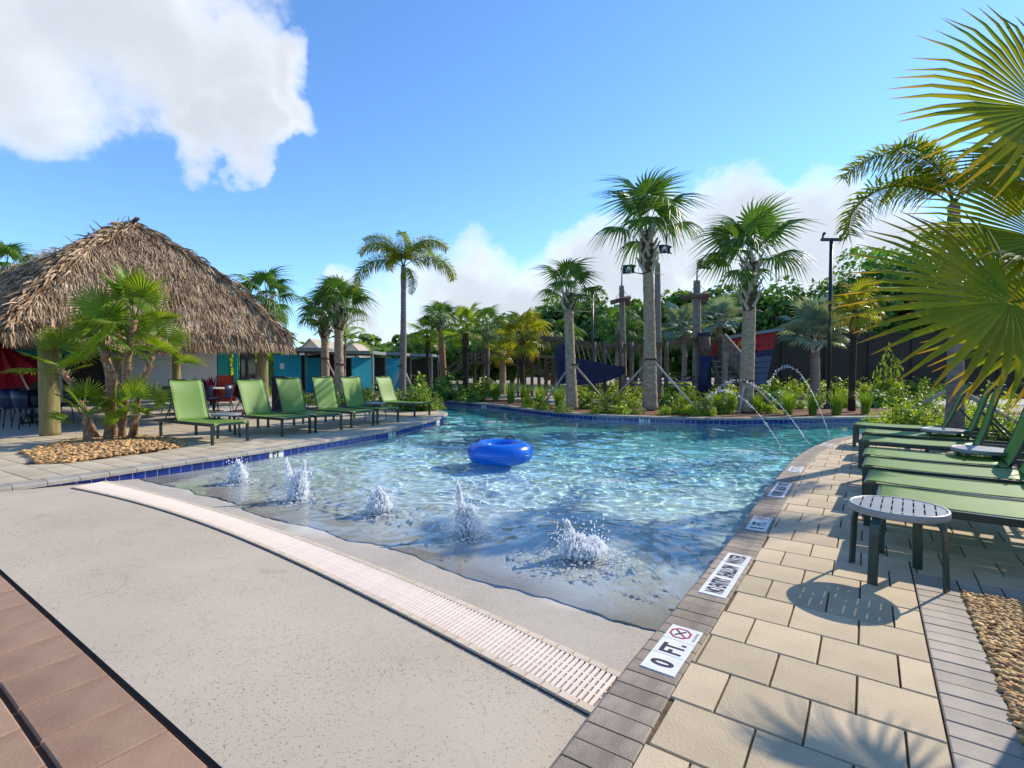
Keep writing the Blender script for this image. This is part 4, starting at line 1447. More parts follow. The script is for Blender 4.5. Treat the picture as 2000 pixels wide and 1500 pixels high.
# ------------------------------------------------------------------ side tables
def make_table():
    root = empty('side_table', (0, 0, 0))
    r0 = .245
    ns = 9
    pitch = 2 * r0 / ns
    for k in range(ns):
        x0 = -r0 + k * pitch + .0045; x1 = -r0 + (k + 1) * pitch - .0045
        top, bot = [], []
        for f in np.linspace(0, 1, 5):
            x = x0 + (x1 - x0) * f
            h = math.sqrt(max(r0 ** 2 - x * x, 0))
            top.append((x, h)); bot.append((x, -h))
        poly = bot + top[::-1]
        MB().prism(poly, .447, .459).build('slat', M['table_grey'], root)
    # cross bars close the slots in the middle band and near the rim
    cb = MB()
    for y in (-.17, 0, .17):
        w = math.sqrt(r0 ** 2 - y * y) - .01
        cb.box((0, y, .4515), (2 * w, .035, .0130))
    cb.build('cross_bar', M['table_grey'], root)
    V, F = [], []
    n = 40
    prof = [(.243, .420), (.262, .420), (.266, .425), (.266, .455), (.262, .462), (.246, .462), (.243, .457)]
    for i in range(n):
        a = 2 * math.pi * i / n
        for r_, z in prof:
            V.append((r_ * math.cos(a), r_ * math.sin(a), z))
    m = len(prof)
    for i in range(n):
        for j in range(m):
            F.append((i * m + j, ((i + 1) % n) * m + j, ((i + 1) % n) * m + (j + 1) % m, i * m + (j + 1) % m))
    MB().add(V, F).build('rim', M['table_grey'], root, True)
    for k in range(4):
        a = R(65.5) + k * math.pi / 2
        c, s = math.cos(a), math.sin(a)
        path = [(.12, .430), (.19, .427), (.228, .410), (.248, .37), (.258, .31), (.264, .15), (.270, .0)]
        V, F = [], []
        for i, (r_, z) in enumerate(path):
            p, q = path[max(i - 1, 0)], path[min(i + 1, len(path) - 1)]
            dx, dz = q[0] - p[0], q[1] - p[1]
            L = math.hypot(dx, dz)
            nx_, nz_ = dz / L, -dx / L
            for t_ in (-.007, .007):
                for w in (-.027, .027):
                    rr = r_ + nx_ * t_
                    V.append((rr * c - w * s, rr * s + w * c, max(z + nz_ * t_, 0)))
        for i in range(len(path) - 1):
            b = i * 4
            F += [(b, b + 1, b + 5, b + 4), (b + 1, b + 3, b + 7, b + 5), (b + 3, b + 2, b + 6, b + 7), (b + 2, b, b + 4, b + 6)]
        F += [(0, 2, 3, 1), (len(V) - 4, len(V) - 3, len(V) - 1, len(V) - 2)]
        MB().add(V, F).build('leg', M['frame_green'], root)
    return root
tb = make_table()
TAB = [((2.48, 3.27), R(-38), 'round slatted side table standing beside the nearest right lounger'), ((5.18, 5.62), R(10), 'small round side table between the fourth and fifth right loungers'),
       ((6.28, 7.42), R(30), 'small round side table before the farthest right lounger'), ((-5.62, 10.05), R(20), 'small round side table between the first two left loungers'),
       ((-3.55, 13.3), R(50), 'small round side table before the last left lounger')]
for i, ((x, y), a, l) in enumerate(TAB):
    o = tb if i == 0 else copy_tree(tb)
    o.location = (x, y, 0)
    o.rotation_euler = (0, 0, a)
    tag(o, l, 'side table', 'round side tables between loungers')
# ================================================================== plants: leaf builders
ORD = ['first', 'second', 'third', 'fourth', 'fifth', 'sixth', 'seventh', 'eighth', 'ninth', 'tenth', 'eleventh', 'twelfth', 'thirteenth', 'fourteenth', 'fifteenth', 'sixteenth', 'seventeenth', 'eighteenth', 'nineteenth', 'twentieth', 'twenty-first', 'twenty-second', 'twenty-third', 'twenty-fourth', 'twenty-fifth', 'twenty-sixth']
def fan_leaf(nb=34, Rr=.6, span=300, fuse=.5, droop=.25, cup=.15, pet=.6, seed=0, costa=0.0, pr=.010, fold=.35, tipdroop=.25):
    rg = np.random.default_rng(seed)
    mb = MB()
    # petiole
    if pet > 0:
        k = 5
        mb.tube([(pet * i / k, 0, .06 * pet * math.sin(math.pi * i / k)) for i in range(k + 1)], [pr * (1.3 - .5 * i / k) for i in range(k + 1)], 5, False)
    da = R(span) / nb
    rows = [.03, .28, fuse, fuse + (1 - fuse) * .5, 1.0]
    for b in range(nb):
        a = -R(span) / 2 + da * (b + .5)
        Lb = Rr * (.70 + .30 * math.cos(a * .55)) * rg.uniform(.94, 1.05)
        td = tipdroop * rg.uniform(.4, 1.6)
        jit = rg.uniform(-.25, .25) * da
        V = []
        for ri, r_ in enumerate(rows):
            rr = r_ * Lb
            hw = math.tan(da / 2) * min(r_, fuse) * Lb
            if ri == 3:
                hw *= .58
            if ri == 4:
                hw *= .06
            aa = a + (jit * (r_ - fuse) / (1 - fuse) if r_ > fuse else 0)
            cx, sx = math.cos(aa), math.sin(aa)
            f = r_
            z = -droop * Rr * f ** 2 + cup * Rr * f * abs(math.sin(aa)) - td * Rr * max(f - fuse, 0) ** 2 / (1 - fuse) ** 2 * .6
            for s, dz in ((-1, 0), (0, hw * fold * 2), (1, 0)):
                x = rr * cx - s * hw * sx
                y = rr * sx + s * hw * cx
                zz = z + dz - costa * max(x, 0) ** 2 / Rr
                V.append((pet + x, y, zz))
        F = []
        for i in range(len(rows) - 1):
            o = i * 3
            F += [(o, o + 3, o + 4, o + 1), (o + 1, o + 4, o + 5, o + 2)]
        mb.add(V, F)
    return mb
def pinnate_leaf(L=2.0, n=46, ll=.42, e0=62, e1=-55, seed=0, plumose=3, width=.020, pr=.016, e_pow=1.2):
    rg = np.random.default_rng(seed)
    mb = MB()
    K = 16
    pts, dirs = [Vector((0, 0, 0))], []
    for k in range(K):
        e = R(e0 + (e1 - e0) * (k / (K - 1)) ** e_pow)
        d = Vector((math.cos(e), 0, math.sin(e)))
        dirs.append(d)
        pts.append(pts[-1] + d * (L / K))
    dirs.append(dirs[-1])
    mb.tube(pts, [pr * (1 - .85 * k / K) for k in range(K + 1)], 5, False)
    for i in range(n):
        f = .14 + .86 * (i + .5) / n
        q = f * K
        k = min(int(q), K - 1)
        p = pts[k].lerp(pts[k + 1], q - k)
        d = dirs[k]
        up = Vector((-d.z, 0, d.x))
        for s in (-1, 1):
            for w in range(plumose):
                roll = R((w - (plumose - 1) / 2) * 48 + rg.uniform(-14, 14)) if plumose > 1 else R(rg.uniform(5, 25))
                lat = Vector((0, s, 0)) * math.cos(roll) + up * math.sin(roll)
                sl = ll * (.45 + .55 * math.sin(math.pi * min(f * .9 + .12, 1))) * rg.uniform(.85, 1.1)
                v = (lat + d * rg.uniform(.35, .7)).normalized()
                g = Vector((0, 0, -1))
                p1 = p + v * sl * .5 + g * sl * .06
                p2 = p + v * sl * .9 + g * sl * .30
                wd = (d.cross(v)).normalized()
                wv = d * (width * .5) + wd * (width * .3)
                mb.add([p - wv * .6, p + wv * .6, p1 + wv, p1 - wv, p2], [(0, 1, 2, 3), (3, 2, 4)])
    return mb
def strap_rosette_leaf():
    pass
def frond_matrix(az, el, roll):
    return (Matrix.Rotation(az, 3, 'Z') @ Matrix.Rotation(-el, 3, 'Y') @ Matrix.Rotation(roll, 3, 'X'))
FM = {}
for sp, args, mt in (('sabal', dict(nb=30, Rr=.78, span=290, fuse=.50, droop=.22, cup=.0, pet=.80, costa=.34, tipdroop=.75), 'leaf_sabal'),
                     ('mill', dict(nb=26, Rr=.50, span=310, fuse=.55, droop=.10, cup=.12, pet=.55, costa=.08, tipdroop=.45), 'leaf_fan'),
                     ('yel', dict(nb=26, Rr=.50, span=310, fuse=.55, droop=.14, cup=.12, pet=.50, costa=.10, tipdroop=.55), 'leaf_yellow'),
                     ('euro', dict(nb=26, Rr=.52, span=235, fuse=.50, droop=.06, cup=.18, pet=.48, costa=.03, tipdroop=.18, pr=.008), 'leaf_euro'),
                     ('near', dict(nb=34, Rr=.68, span=215, fuse=.53, droop=.06, cup=.14, pet=.75, costa=.03, tipdroop=.16, pr=.009, fold=.28), 'leaf_near'),
                     ('bis', dict(nb=34, Rr=.80, span=320, fuse=.62, droop=.10, cup=.18, pet=.75, costa=.06, tipdroop=.25, pr=.03), 'leaf_silver')):
    FM[sp] = []
    for v in range(3):
        a2 = dict(args)
        a2['seed'] = v + 3
        a2['droop'] = args['droop'] * (.7 + .35 * v)
        FM[sp].append(fan_leaf(**a2).mesh('frond', M[mt]))
FM['fox'] = [pinnate_leaf(2.2, 48, .52, 62, -62, 1, 3, .024).mesh('frond', M['leaf_fox']), pinnate_leaf(2.05, 46, .48, 72, -42, 2, 3, .024).mesh('frond', M['leaf_fox']), pinnate_leaf(2.15, 48, .50, 45, -78, 5, 3, .024).mesh('frond', M['leaf_fox'])]
FM['coco'] = [pinnate_leaf(1.7, 34, .42, 60, -50, 8, 1, .03).mesh('frond', M['leaf_fan']), pinnate_leaf(1.6, 34, .42, 40, -70, 9, 1, .03).mesh('frond', M['leaf_fan'])]
boot_me = MB().add([(-.05, 0, 0), (.05, 0, 0), (.038, .10, .19), (-.038, .10, .19), (-.045, -.03, .0), (.045, -.03, .0), (.030, .075, .20), (-.030, .075, .20),
                    (-.018, .17, .34), (.018, .17, .34), (.014, .15, .35), (-.014, .15, .35)],
                   [(0, 1, 2, 3), (7, 6, 5, 4), (0, 3, 7, 4), (1, 5, 6, 2), (0, 4, 5, 1), (3, 2, 9, 8), (6, 7, 11, 10), (2, 6, 10, 9), (3, 8, 11, 7), (8, 9, 10, 11)]).mesh('boot', M['boot'])
def bend(a, b, n, amt, seed):
    rg = np.random.default_rng(seed)
    a, b = Vector(a), Vector(b)
    off = Vector((rg.uniform(-1, 1), rg.uniform(-1, 1), 0)) * amt
    return [a.lerp(b, i / n) + off * math.sin(math.pi * i / n) for i in range(n + 1)]
def rings_trunk(pts, radii, seed, wob=.05, n=12):
    """palm trunk with uneven rings"""
    rg = np.random.default_rng(seed)
    P, Rr = [], []
    L = sum((pts[i + 1] - pts[i]).length for i in range(len(pts) - 1))
    m = max(int(L / .09), 8)
    for i in range(m + 1):
        f = i / m * (len(pts) - 1)
        k = min(int(f), len(pts) - 2)
        P.append(pts[k].lerp(pts[k + 1], f - k))
        Rr.append((radii[k] + (radii[k + 1] - radii[k]) * (f - k)) * (1 + rg.uniform(-wob, wob)))
    return MB().tube(P, Rr, n)
def palm(name, label, base, top, sp, nf, r0, r1, scale=1.0, tmat='trunk', seed=0, boots=0, boot_parts=False, els=(85, -30), fibre=None, group='palm trees', lean=.03, dead=0, cat='palm tree', jit=.3, spec_fronds=None):
    rg = np.random.default_rng(seed + 1000)
    base = Vector(base); top = Vector(top)
    root = empty(name, base, 0, label, cat, group)
    L = top - base
    pts = bend((0, 0, 0), L, 6, lean * L.length, seed)
    radii = [r0 + (r1 - r0) * min(i / 6 * 1.2, 1) for i in range(7)]
    radii[0] *= 1.12
    rings_trunk(pts, radii, seed).build('trunk', M[tmat], root, True)
    if fibre:
        z0 = L.z - fibre
        fp = [pts[-1] + Vector((0, 0, -fibre * (1 - i / 6))) for i in range(7)]
        rings_trunk(fp, [r1 * 1.05, r1 * 1.5, r1 * 1.6, r1 * 1.55, r1 * 1.4, r1 * 1.2, r1 * .8], seed + 3, .12).build('fibre_sheath', M['fiber'], root, True)
    if boots:
        hb = boots
        k = 0
        nb = int(hb / .11) * 4
        joined = MB()
        zs = [L.z - hb + hb * q_ / 5 for q_ in range(6)]
        rings_trunk([Vector((pts[-1].x * z_ / L.z, pts[-1].y * z_ / L.z, z_)) for z_ in zs], [r1 * 1.0, r1 * 1.16, r1 * 1.2, r1 * 1.2, r1 * 1.15, r1 * 1.0], seed + 9, .05).build('fibre_core', M['fiber'], root, True)
        for k in range(nb):
            z = L.z - hb + hb * k / nb
            a = k * 2.399 + rg.uniform(-.2, .2)
            f = z / max(L.z, .01)
            q = f * 6
            i = min(int(q), 5)
            c = pts[i].lerp(pts[i + 1], q - i)
            s = rg.uniform(.95, 1.25) * (r1 / .17)
            rot = Euler((R(rg.uniform(4, 16)), R(26 if k % 2 else -26) + R(rg.uniform(-6, 6)), a))
            loc = c + Vector((-math.sin(a), math.cos(a), 0)) * (r1 * 1.12)
            if boot_parts:
                link('boot', boot_me, root, loc, rot, s)
            else:
                mm = Matrix.LocRotScale(loc, rot, Vector((s, s, s)))
                joined.add([mm @ v.co for v in boot_me.vertices], [tuple(p.vertices) for p in boot_me.polygons])
        if joined.V:
            o = joined.build('boots', M['boot'], root)
            o['kind'] = 'stuff'
    tp = pts[-1]
    for (azd, eld, var, s_) in (spec_fronds or []):
        link('frond', FM[sp][var], root, tp, frond_matrix(R(azd), R(eld), rg.uniform(-.2, .2)).to_euler(), scale * s_)
    if spec_fronds:
        cs = MB().tube([tp + Vector((0, 0, -.75)), tp + Vector((0, 0, -.3)), tp + Vector((0, 0, .1))], [r1 * 1.0, r1 * 1.15, r1 * .6], 10)
        cs.build('crownshaft', M['leaf_fan'], root, True)
        nf = 0
    for i in range(nf):
        f = (i + .5) / nf
        az = i * 2.39996 + rg.uniform(-jit, jit)
        el = R(els[0] + (els[1] - els[0]) * f ** .9 + rg.uniform(-9, 9))
        me_ = FM[sp][rg.integers(len(FM[sp]))]
        s = scale * rg.uniform(.88, 1.1) * (0.8 + .25 * math.sin(math.pi * (f * .8 + .15)))
        o = link('frond', me_, root, tp + Vector((0, 0, (.5 - f) * .28 * scale)), frond_matrix(az, el, rg.uniform(-.35, .35)).to_euler(), s)
    for i in range(dead):
        az = rg.uniform(0, 6.28)
        st = MB().tube([(r1 * .7, 0, 0), (.35, 0, .02), (.75 * rg.uniform(.7, 1.1), 0, -.06)], [.025, .016, .006], 5)
        o = st.build('dead_stalk', M['boot'], root, True)
        o.location = tp + Vector((0, 0, -boots - .02))
        o.rotation_euler = (0, R(-8), [2.9, .4, 4.2, 1.5][i % 4])
    return root
def brace(parent_root, top_z, foot, r=.035, label=None):
    """a wooden brace pole, part of the braced palm"""
    b = Vector(parent_root.location)
    f = Vector(foot) - b
    MB().tube([Vector((f.x * .08, f.y * .08, top_z)), f], [r, r], 8).build('brace', M['brace'], parent_root, True)
def strap_band(parent_root, z, r):
    V, F = [], []
    n = 14
    for i in range(n):
        a = 2 * math.pi * i / n
        for rr, zz in ((r, -.03), (r + .012, -.03), (r + .012, .03), (r, .03)):
            V.append((rr * math.cos(a), rr * math.sin(a), z + zz))
    for i in range(n):
        for j in range(4):
            F.append((i * 4 + j, ((i + 1) % n) * 4 + j, ((i + 1) % n) * 4 + (j + 1) % 4, i * 4 + (j + 1) % 4))
    MB().add(V, F).build('strap', M['fiber'], parent_root)

# ------------------------------------------------------------------ the palms of the photograph
def px_palm(bx, Y, tx, ty, base_z=0.0):
    b = AT(bx, 720, Y); b.z = base_z
    t = AT(tx, ty, Y)
    return b, t
# far planting bed
b, t = px_palm(1270, 16.6, 1263, 452, .02)
p9 = palm('sabal_palm', 'tallest sabal palm with crosshatched boots rising from the far bed', b, t, 'sabal', 12, .235, .165, 1.34, 'trunk', 21, boots=1.35, boot_parts=True, els=(84, 0), jit=.6, dead=2, lean=.012)
strap_band(p9, 1.62, .215); brace(p9, 1.55, G(1368, 808)); brace(p9, 1.5, Vector((b.x - 1.3, b.y + .9, 0)))
b, t = px_palm(1118, 16.8, 1110, 572, .02)
p8 = palm('sabal_palm', 'short sabal palm with reddish trunk left of the tallest palm', b, t, 'sabal', 12, .19, .145, .82, 'trunk', 22, boots=.62, boot_parts=True, els=(86, -8), dead=3, lean=.012)
strap_band(p8, 1.45, .185); brace(p8, 1.4, G(1188, 790)); brace(p8, 1.4, Vector((b.x - 1.0, b.y + .6, 0)))
b, t = px_palm(1457, 15.8, 1466, 512, .02)
p10 = palm('sabal_palm', 'sabal palm in front of the red ship panel with thick boots', b, t, 'sabal', 13, .225, .17, 1.2, 'trunk', 23, boots=1.5, boot_parts=True, els=(86, -8), dead=2, lean=.012)
strap_band(p10, .95, .225); brace(p10, 1.0, G(1443, 808)); brace(p10, .95, Vector((b.x + 1.3, b.y + .6, 0)))
b, t = px_palm(1665, 16.0, 1670, 605, .02)
palm('windmill_palm', 'windmill palm with yellow green fans and dark hairy trunk on the right', b, t, 'yel', 16, .10, .09, .95, 'trunk_dark', 24, els=(80, -35), fibre=.9)
b, t = px_palm(1022, 24, 1020, 655, .02)
palm('windmill_palm', 'yellow windmill palm with dark trunk at the middle of the far bed', b, t, 'yel', 17, .13, .11, 1.5, 'trunk_dark', 25, els=(78, -40), fibre=1.0)
b, t = px_palm(1592, 23, 1590, 655, .02)
palm('bismarck_palm', 'silvery bismarck palm before the dark wall', b, t, 'bis', 22, .22, .18, 1.15, 'trunk_grey', 26, boots=.8, els=(86, -18))
# left of the river
b, t = px_palm(785, 17.4, 788, 522, .02)
p1 = palm('foxtail_palm', 'tall foxtail palm with arching plumes behind the left loungers', b, t, 'fox', 9, .13, .09, 1.0, 'trunk_grey', 27, els=(62, -22), lean=.012, spec_fronds=[(183, -30, 0, 1.0), (172, 12, 0, .95), (215, 8, 1, .9), (5, -18, 0, 1.0), (350, 14, 0, .95), (60, 5, 1, .9), (315, -55, 2, .6), (120, 0, 0, .9), (270, 20, 1, .8)])
brace(p1, 1.35, G(820, 795)); brace(p1, 1.35, Vector((b.x - .8, b.y + .9, 0))); strap_band(p1, 1.4, .125)
b, t = px_palm(635, 22, 632, 620, .02)
p2 = palm('sabal_palm', 'left one of two sabal palms before the turquoise cabanas', b, t, 'sabal', 16, .17, .15, .85, 'trunk', 28, boots=.9, els=(84, -12), lean=.01)
brace(p2, 1.7, Vector((b.x + 1.2, b.y - .9, 0))); strap_band(p2, 1.75, .175)
b, t = px_palm(664, 21, 662, 602, .02)
p3 = palm('sabal_palm', 'right one of two sabal palms before the turquoise cabanas', b, t, 'sabal', 16, .20, .17, .95, 'trunk', 29, boots=.9, els=(84, -12), lean=.01)
strap_band(p3, 1.5, .2)
b, t = px_palm(673, 27, 674, 672, 0)
palm('feather_palm', 'small feather palm rising behind the cabana roofs', b, t, 'coco', 9, .10, .08, 1.15, 'trunk_grey', 30, els=(70, 0))
b, t = px_palm(500, 23, 520, 585, 0)
palm('sabal_palm', 'sabal palm peeking over the right slope of the thatched hut', b, t, 'sabal', 18, .2, .18, 1.05, 'trunk', 31, boots=.8, els=(80, -45))
b, t = px_palm(18, 26, 14, 525, 0)
palm('sabal_palm', 'dark green palm behind the hut at the left picture edge', b, t, 'sabal', 18, .2, .18, 1.05, 'trunk', 32, boots=.8, els=(80, -45))
b, t = px_palm(868, 27, 860, 625, 0)
palm('sabal_palm', 'sabal palm with tan trunk beside the wooden play tower', b, t, 'sabal', 16, .19, .16, .80, 'trunk_red', 33, boots=.7, els=(84, -15), lean=.01)
b, t = px_palm(840, 28, 836, 655, 0)
palm('windmill_palm', 'thin dark windmill palm left of the tan trunked sabal', b, t, 'mill', 14, .10, .09, 1.35, 'trunk_dark', 34, els=(75, -35), fibre=.8)
b, t = px_palm(909, 23, 909, 645, 0)
palm('windmill_palm', 'dark windmill palm in front of the wooden play tower', b, t, 'mill', 15, .11, .1, 1.25, 'trunk_dark', 35, els=(75, -35), fibre=.8)
for i, (x, Y, ty, s, sp, lb) in enumerate([(950, 34, 640, 1.1, 'sabal', 'green sabal palm in the trees left of the middle windmill palm'), (980, 38, 650, 1.1, 'sabal', 'farther sabal palm close behind the middle windmill palm'), (1205, 34, 640, 1.2, 'sabal', 'sabal palm in the tree line behind the ship bow'),
                                       (1335, 33, 640, 1.3, 'bis', 'blue green fan palm behind the ship mast on the right'), (1255, 35, 665, 1.1, 'sabal', 'low sabal palm in the tree line behind the tallest palm'), (1090, 36, 655, 1.2, 'sabal', 'sabal palm in the tree line behind the bowsprit'),
                                       (980, 27, 690, .9, 'yel', 'low bushy yellow palm in front of the wooden bridge'), (1405, 30, 625, 1.0, 'bis', 'blue green fan palm behind the ship stairs')]):
    b, t = px_palm(x, Y, x, ty, 0)
    palm('background_palm', lb, b, t, sp, 15, .18, .16, s, 'trunk', 40 + i, boots=.0, els=(80, -45))
# right foxtail palm
b, t = px_palm(1868, 8.7, 1863, 400, .02)
p13 = palm('foxtail_palm', 'foxtail palm behind the right loungers, plumes reaching over the pool', b, t, 'fox', 8, .135, .085, 1.02, 'trunk_grey', 60, els=(60, -5), lean=.012, spec_fronds=[(182, -22, 0, 1.05), (165, 14, 0, 1.0), (200, 8, 1, .9), (20, -5, 0, .95), (340, 10, 0, .95), (95, 0, 1, .9), (265, -8, 2, .85)])
brace(p13, .95, G(1738, 822)); brace(p13, .9, Vector((b.x + 1.25, b.y - .75, 0))); strap_band(p13, .98, .13)
# near fan palm in the pebble bed, its trunks just outside the picture
npal = empty('fan_palm', (2.95, 2.45, 0), 0, 'large fan palm close by, its fronds filling the right edge', 'palm tree')
def put_frond(root, sp, hub, dirv, nrm, scale, var=0):
    x = Vector(dirv).normalized()
    z = Vector(nrm)
    z = (z - x * z.dot(x)).normalized()
    y = z.cross(x)
    m = Matrix((x, y, z)).transposed()
    args_pet = {'near': .75, 'euro': .48}[sp]
    loc = Vector(hub) - x * args_pet * scale
    return link('frond', FM[sp][var], root, loc - Vector(root.location), m.to_euler(), scale)
rings_trunk([Vector((0, 0, 0)), Vector((.03, .03, .5)), Vector((.05, 0, 1.0)), Vector((.0, .0, 1.55))], [.09, .08, .075, .07], 71).build('trunk', M['trunk_red'], npal, True)
rings_trunk([Vector((.2, .15, 0)), Vector((.25, .2, .4)), Vector((.28, .22, .8))], [.08, .07, .065], 72).build('trunk', M['trunk_red'], npal, True)
put_frond(npal, 'near', AT(2040, 215, 2.3), (-.85, -.05, .10), (.15, -.95, .30), .92, 0)
put_frond(npal, 'near', AT(2060, 320, 2.5), (-.8, .1, .02), (.3, -.6, .75), .75, 2)
put_frond(npal, 'near', AT(1990, 505, 2.5), (-.85, .1, .40), (.4, -.6, .8), .72, 1)
put_frond(npal, 'near', AT(1975, 590, 2.2), (-.9, -.02, -.05), (.10, -.80, .58), .98, 0)
put_frond(npal, 'near', AT(2050, 470, 2.5), (-.85, .1, .25), (.2, -.85, .5), .92, 2)
put_frond(npal, 'near', AT(2060, 640, 2.4), (-.85, .0, -.12), (-.1, -.75, .6), .85, 1)
put_frond(npal, 'near', AT(2140, 330, 2.6), (-.3, .5, .8), (.2, -.8, .3), .9, 1)
put_frond(npal, 'near', (3.5, 2.3, 1.75), (.8, -.2, .3), (-.2, -.2, .9), .9, 0)
put_frond(npal, 'near', (3.2, 1.9, 2.05), (.3, -.7, .6), (-.2, .4, .9), .9, 1)
put_frond(npal, 'near', (2.55, 1.95, 1.25), (-.6, -.75, .1), (-.1, -.2, .9), .75, 2)
put_frond(npal, 'near', (2.75, 1.75, .85), (-.4, -.85, .0), (0, -.3, .95), .7, 1)
put_frond(npal, 'near', (3.38, 2.95, 1.62), (.5, .8, .35), (-.2, -.3, .9), .85, 0)

# clustered fan palm in the left pebble bed
cl_o = Vector((-7.25, 9.35, 0))
clus = empty('clustered_fan_palm', cl_o, 0, 'clump of fan palms with leaning reddish trunks in the left pebble bed', 'palm tree')
rg = np.random.default_rng(77)
def stem(pts, r, nfr, els, s0, seed, shag=.15):
    ww = [Vector(p) - cl_o for p in pts]
    r *= .78
    rings_trunk(ww, [r * 1.25] + [r] * (len(ww) - 2) + [r * 1.15], seed, .10).build('trunk', M['trunk_red'], clus, True)
    # clinging leaf bases
    sh = MB()
    rgs = np.random.default_rng(seed)
    for k in range(26):
        f = rgs.uniform(0, 1) ** .6 * (len(ww) - 1)
        i = min(int(f), len(ww) - 2)
        c = ww[i].lerp(ww[i + 1], f - i)
        a = rgs.uniform(0, 6.28)
        d = Vector((math.cos(a), math.sin(a), 0))
        sh.bar(c + d * r * .8, c + d * (r + .05) + Vector((0, 0, .09)), .022, .006)
    o = sh.build('leaf_bases', M['boot'], clus)
    o['kind'] = 'stuff'
    for k in range(nfr):
        f = (k + .5) / nfr
        az = k * 2.39996 + rgs.uniform(-.4, .4)
        el = R(els[0] + (els[1] - els[0]) * f + rgs.uniform(-10, 10))
        link('frond', FM['euro'][rgs.integers(3)], clus, ww[-1] + Vector((0, 0, .08 - .2 * f)), frond_matrix(az, el, rgs.uniform(-1.0, 1.0)).to_euler(), s0 * rgs.uniform(.85, 1.15))
stem([G(212, 862), AT(214, 800, 9.4), AT(216, 740, 9.4), AT(203, 685, 9.4)], .085, 8, (84, 0), .92, 1)
stem([G(236, 858), AT(245, 790, 9.5), AT(250, 700, 9.5), AT(262, 625, 9.5)], .065, 11, (86, 5), 1.0, 2)
stem([G(262, 852), AT(272, 760, 9.8), AT(290, 720, 9.9), AT(296, 695, 9.9)], .06, 10, (84, -5), .95, 3)
stem([G(190, 858), AT(165, 800, 9.6), AT(135, 745, 9.7), AT(118, 722, 9.7)], .055, 8, (84, 0), .85, 4)
stem([G(172, 868), AT(170, 835, 9.1), AT(168, 815, 9.1)], .075, 8, (84, 5), .68, 5)
stem([G(256, 858), AT(262, 830, 9.3), AT(268, 810, 9.3)], .07, 8, (84, 5), .68, 6)
stem([G(222, 850), AT(222, 760, 9.9), AT(232, 690, 10.0), AT(232, 655, 10.0)], .055, 6, (84, 10), .85, 8)

# ------------------------------------------------------------------ leaf clouds, shrubs, grasses, trees
def leaf_cloud(name, n, rad, leaf_s, m, seed, clumps=0, flat=.5, lower=.0, aspect=1.8):
    rg = np.random.default_rng(seed)
    rad = np.array(rad)
    if clumps:
        cc = rg.normal(0, 1, (clumps, 3)); cc /= np.linalg.norm(cc, axis=1)[:, None]
        cc *= rg.uniform(.35, .95, (clumps, 1))
        cs = rg.uniform(.18, .38, clumps)
        k = rg.integers(0, clumps, n)
        d = rg.normal(0, 1, (n, 3)); d /= np.linalg.norm(d, axis=1)[:, None]
        P = cc[k] + d * (cs[k] * rg.uniform(.55, 1.0, n) ** .5)[:, None]
    else:
        d = rg.normal(0, 1, (n, 3)); d /= np.linalg.norm(d, axis=1)[:, None]
        P = d * (rg.uniform(.3, 1.0, n) ** .5)[:, None]
    P = P * rad
    if lower is not None:
        P[:, 2] = np.maximum(P[:, 2], -rad[2] * lower) if lower else np.abs(P[:, 2])
    # orientation: outward-ish normal with scatter
    nr = P / rad + rg.normal(0, .8, (n, 3)) + (0, 0, flat)
    nr /= np.linalg.norm(nr, axis=1)[:, None]
    t = np.cross(nr, rg.normal(0, 1, (n, 3))); t /= np.linalg.norm(t, axis=1)[:, None]
    b = np.cross(nr, t)
    s = (leaf_s * rg.uniform(.6, 1.3, n))[:, None]
    V = np.stack([P - t * s * aspect * .5, P + b * s * .5 - t * s * .05, P + t * s * aspect * .5, P - b * s * .5 - t * s * .05], 1)
    V[:, 1, :] += nr * s * .12; V[:, 3, :] += nr * s * .12
    F = np.arange(n * 4).reshape(n, 4)
    return np_mesh(name, V.reshape(-1, 3), F, m)
def grass_mesh(seed, n=190, h=.75, spread=.34, m='grass_clump', wd=.011):
    rg = np.random.default_rng(seed)
    V, F = [], []
    for k in range(n):
        a = rg.uniform(0, 6.28)
        rb = .09 * math.sqrt(rg.uniform())
        bx, by = rb * math.cos(a), rb * math.sin(a)
        L = h * rg.uniform(.65, 1.1)
        out = spread * rg.uniform(.1, 1.0)
        a2 = a + rg.uniform(-.4, .4)
        d = Vector((math.cos(a2), math.sin(a2), 0))
        sdv = Vector((-d.y, d.x, 0)) * wd * .5
        pts = []
        for f in (0, .35, .7, 1):
            pts.append(Vector((bx, by, 0)) + d * out * f ** 2.0 + Vector((0, 0, L * (f - .28 * f ** 3))))
        o = len(V)
        for i, p in enumerate(pts[:3]):
            V += [p - sdv * (1 - .2 * i), p + sdv * (1 - .2 * i)]
        V.append(pts[3])
        F += [(o, o + 1, o + 3, o + 2), (o + 2, o + 3, o + 5, o + 4), (o + 4, o + 5, o + 6)]
    return MB().add(V, F).mesh('blades', M[m])
GR = [grass_mesh(i) for i in range(3)]
def add_plant(name, label, cat, group, mesh_part, me_, loc, s=1.0, rz=0.0, stems=None):
    root = empty(name, loc, rz, label, cat, group)
    o = link(mesh_part, me_, root, None, None, s)
    o['kind'] = 'stuff'
    if stems:
        link('stems', stems, root, None, None, s)['kind'] = 'stuff'
    return root
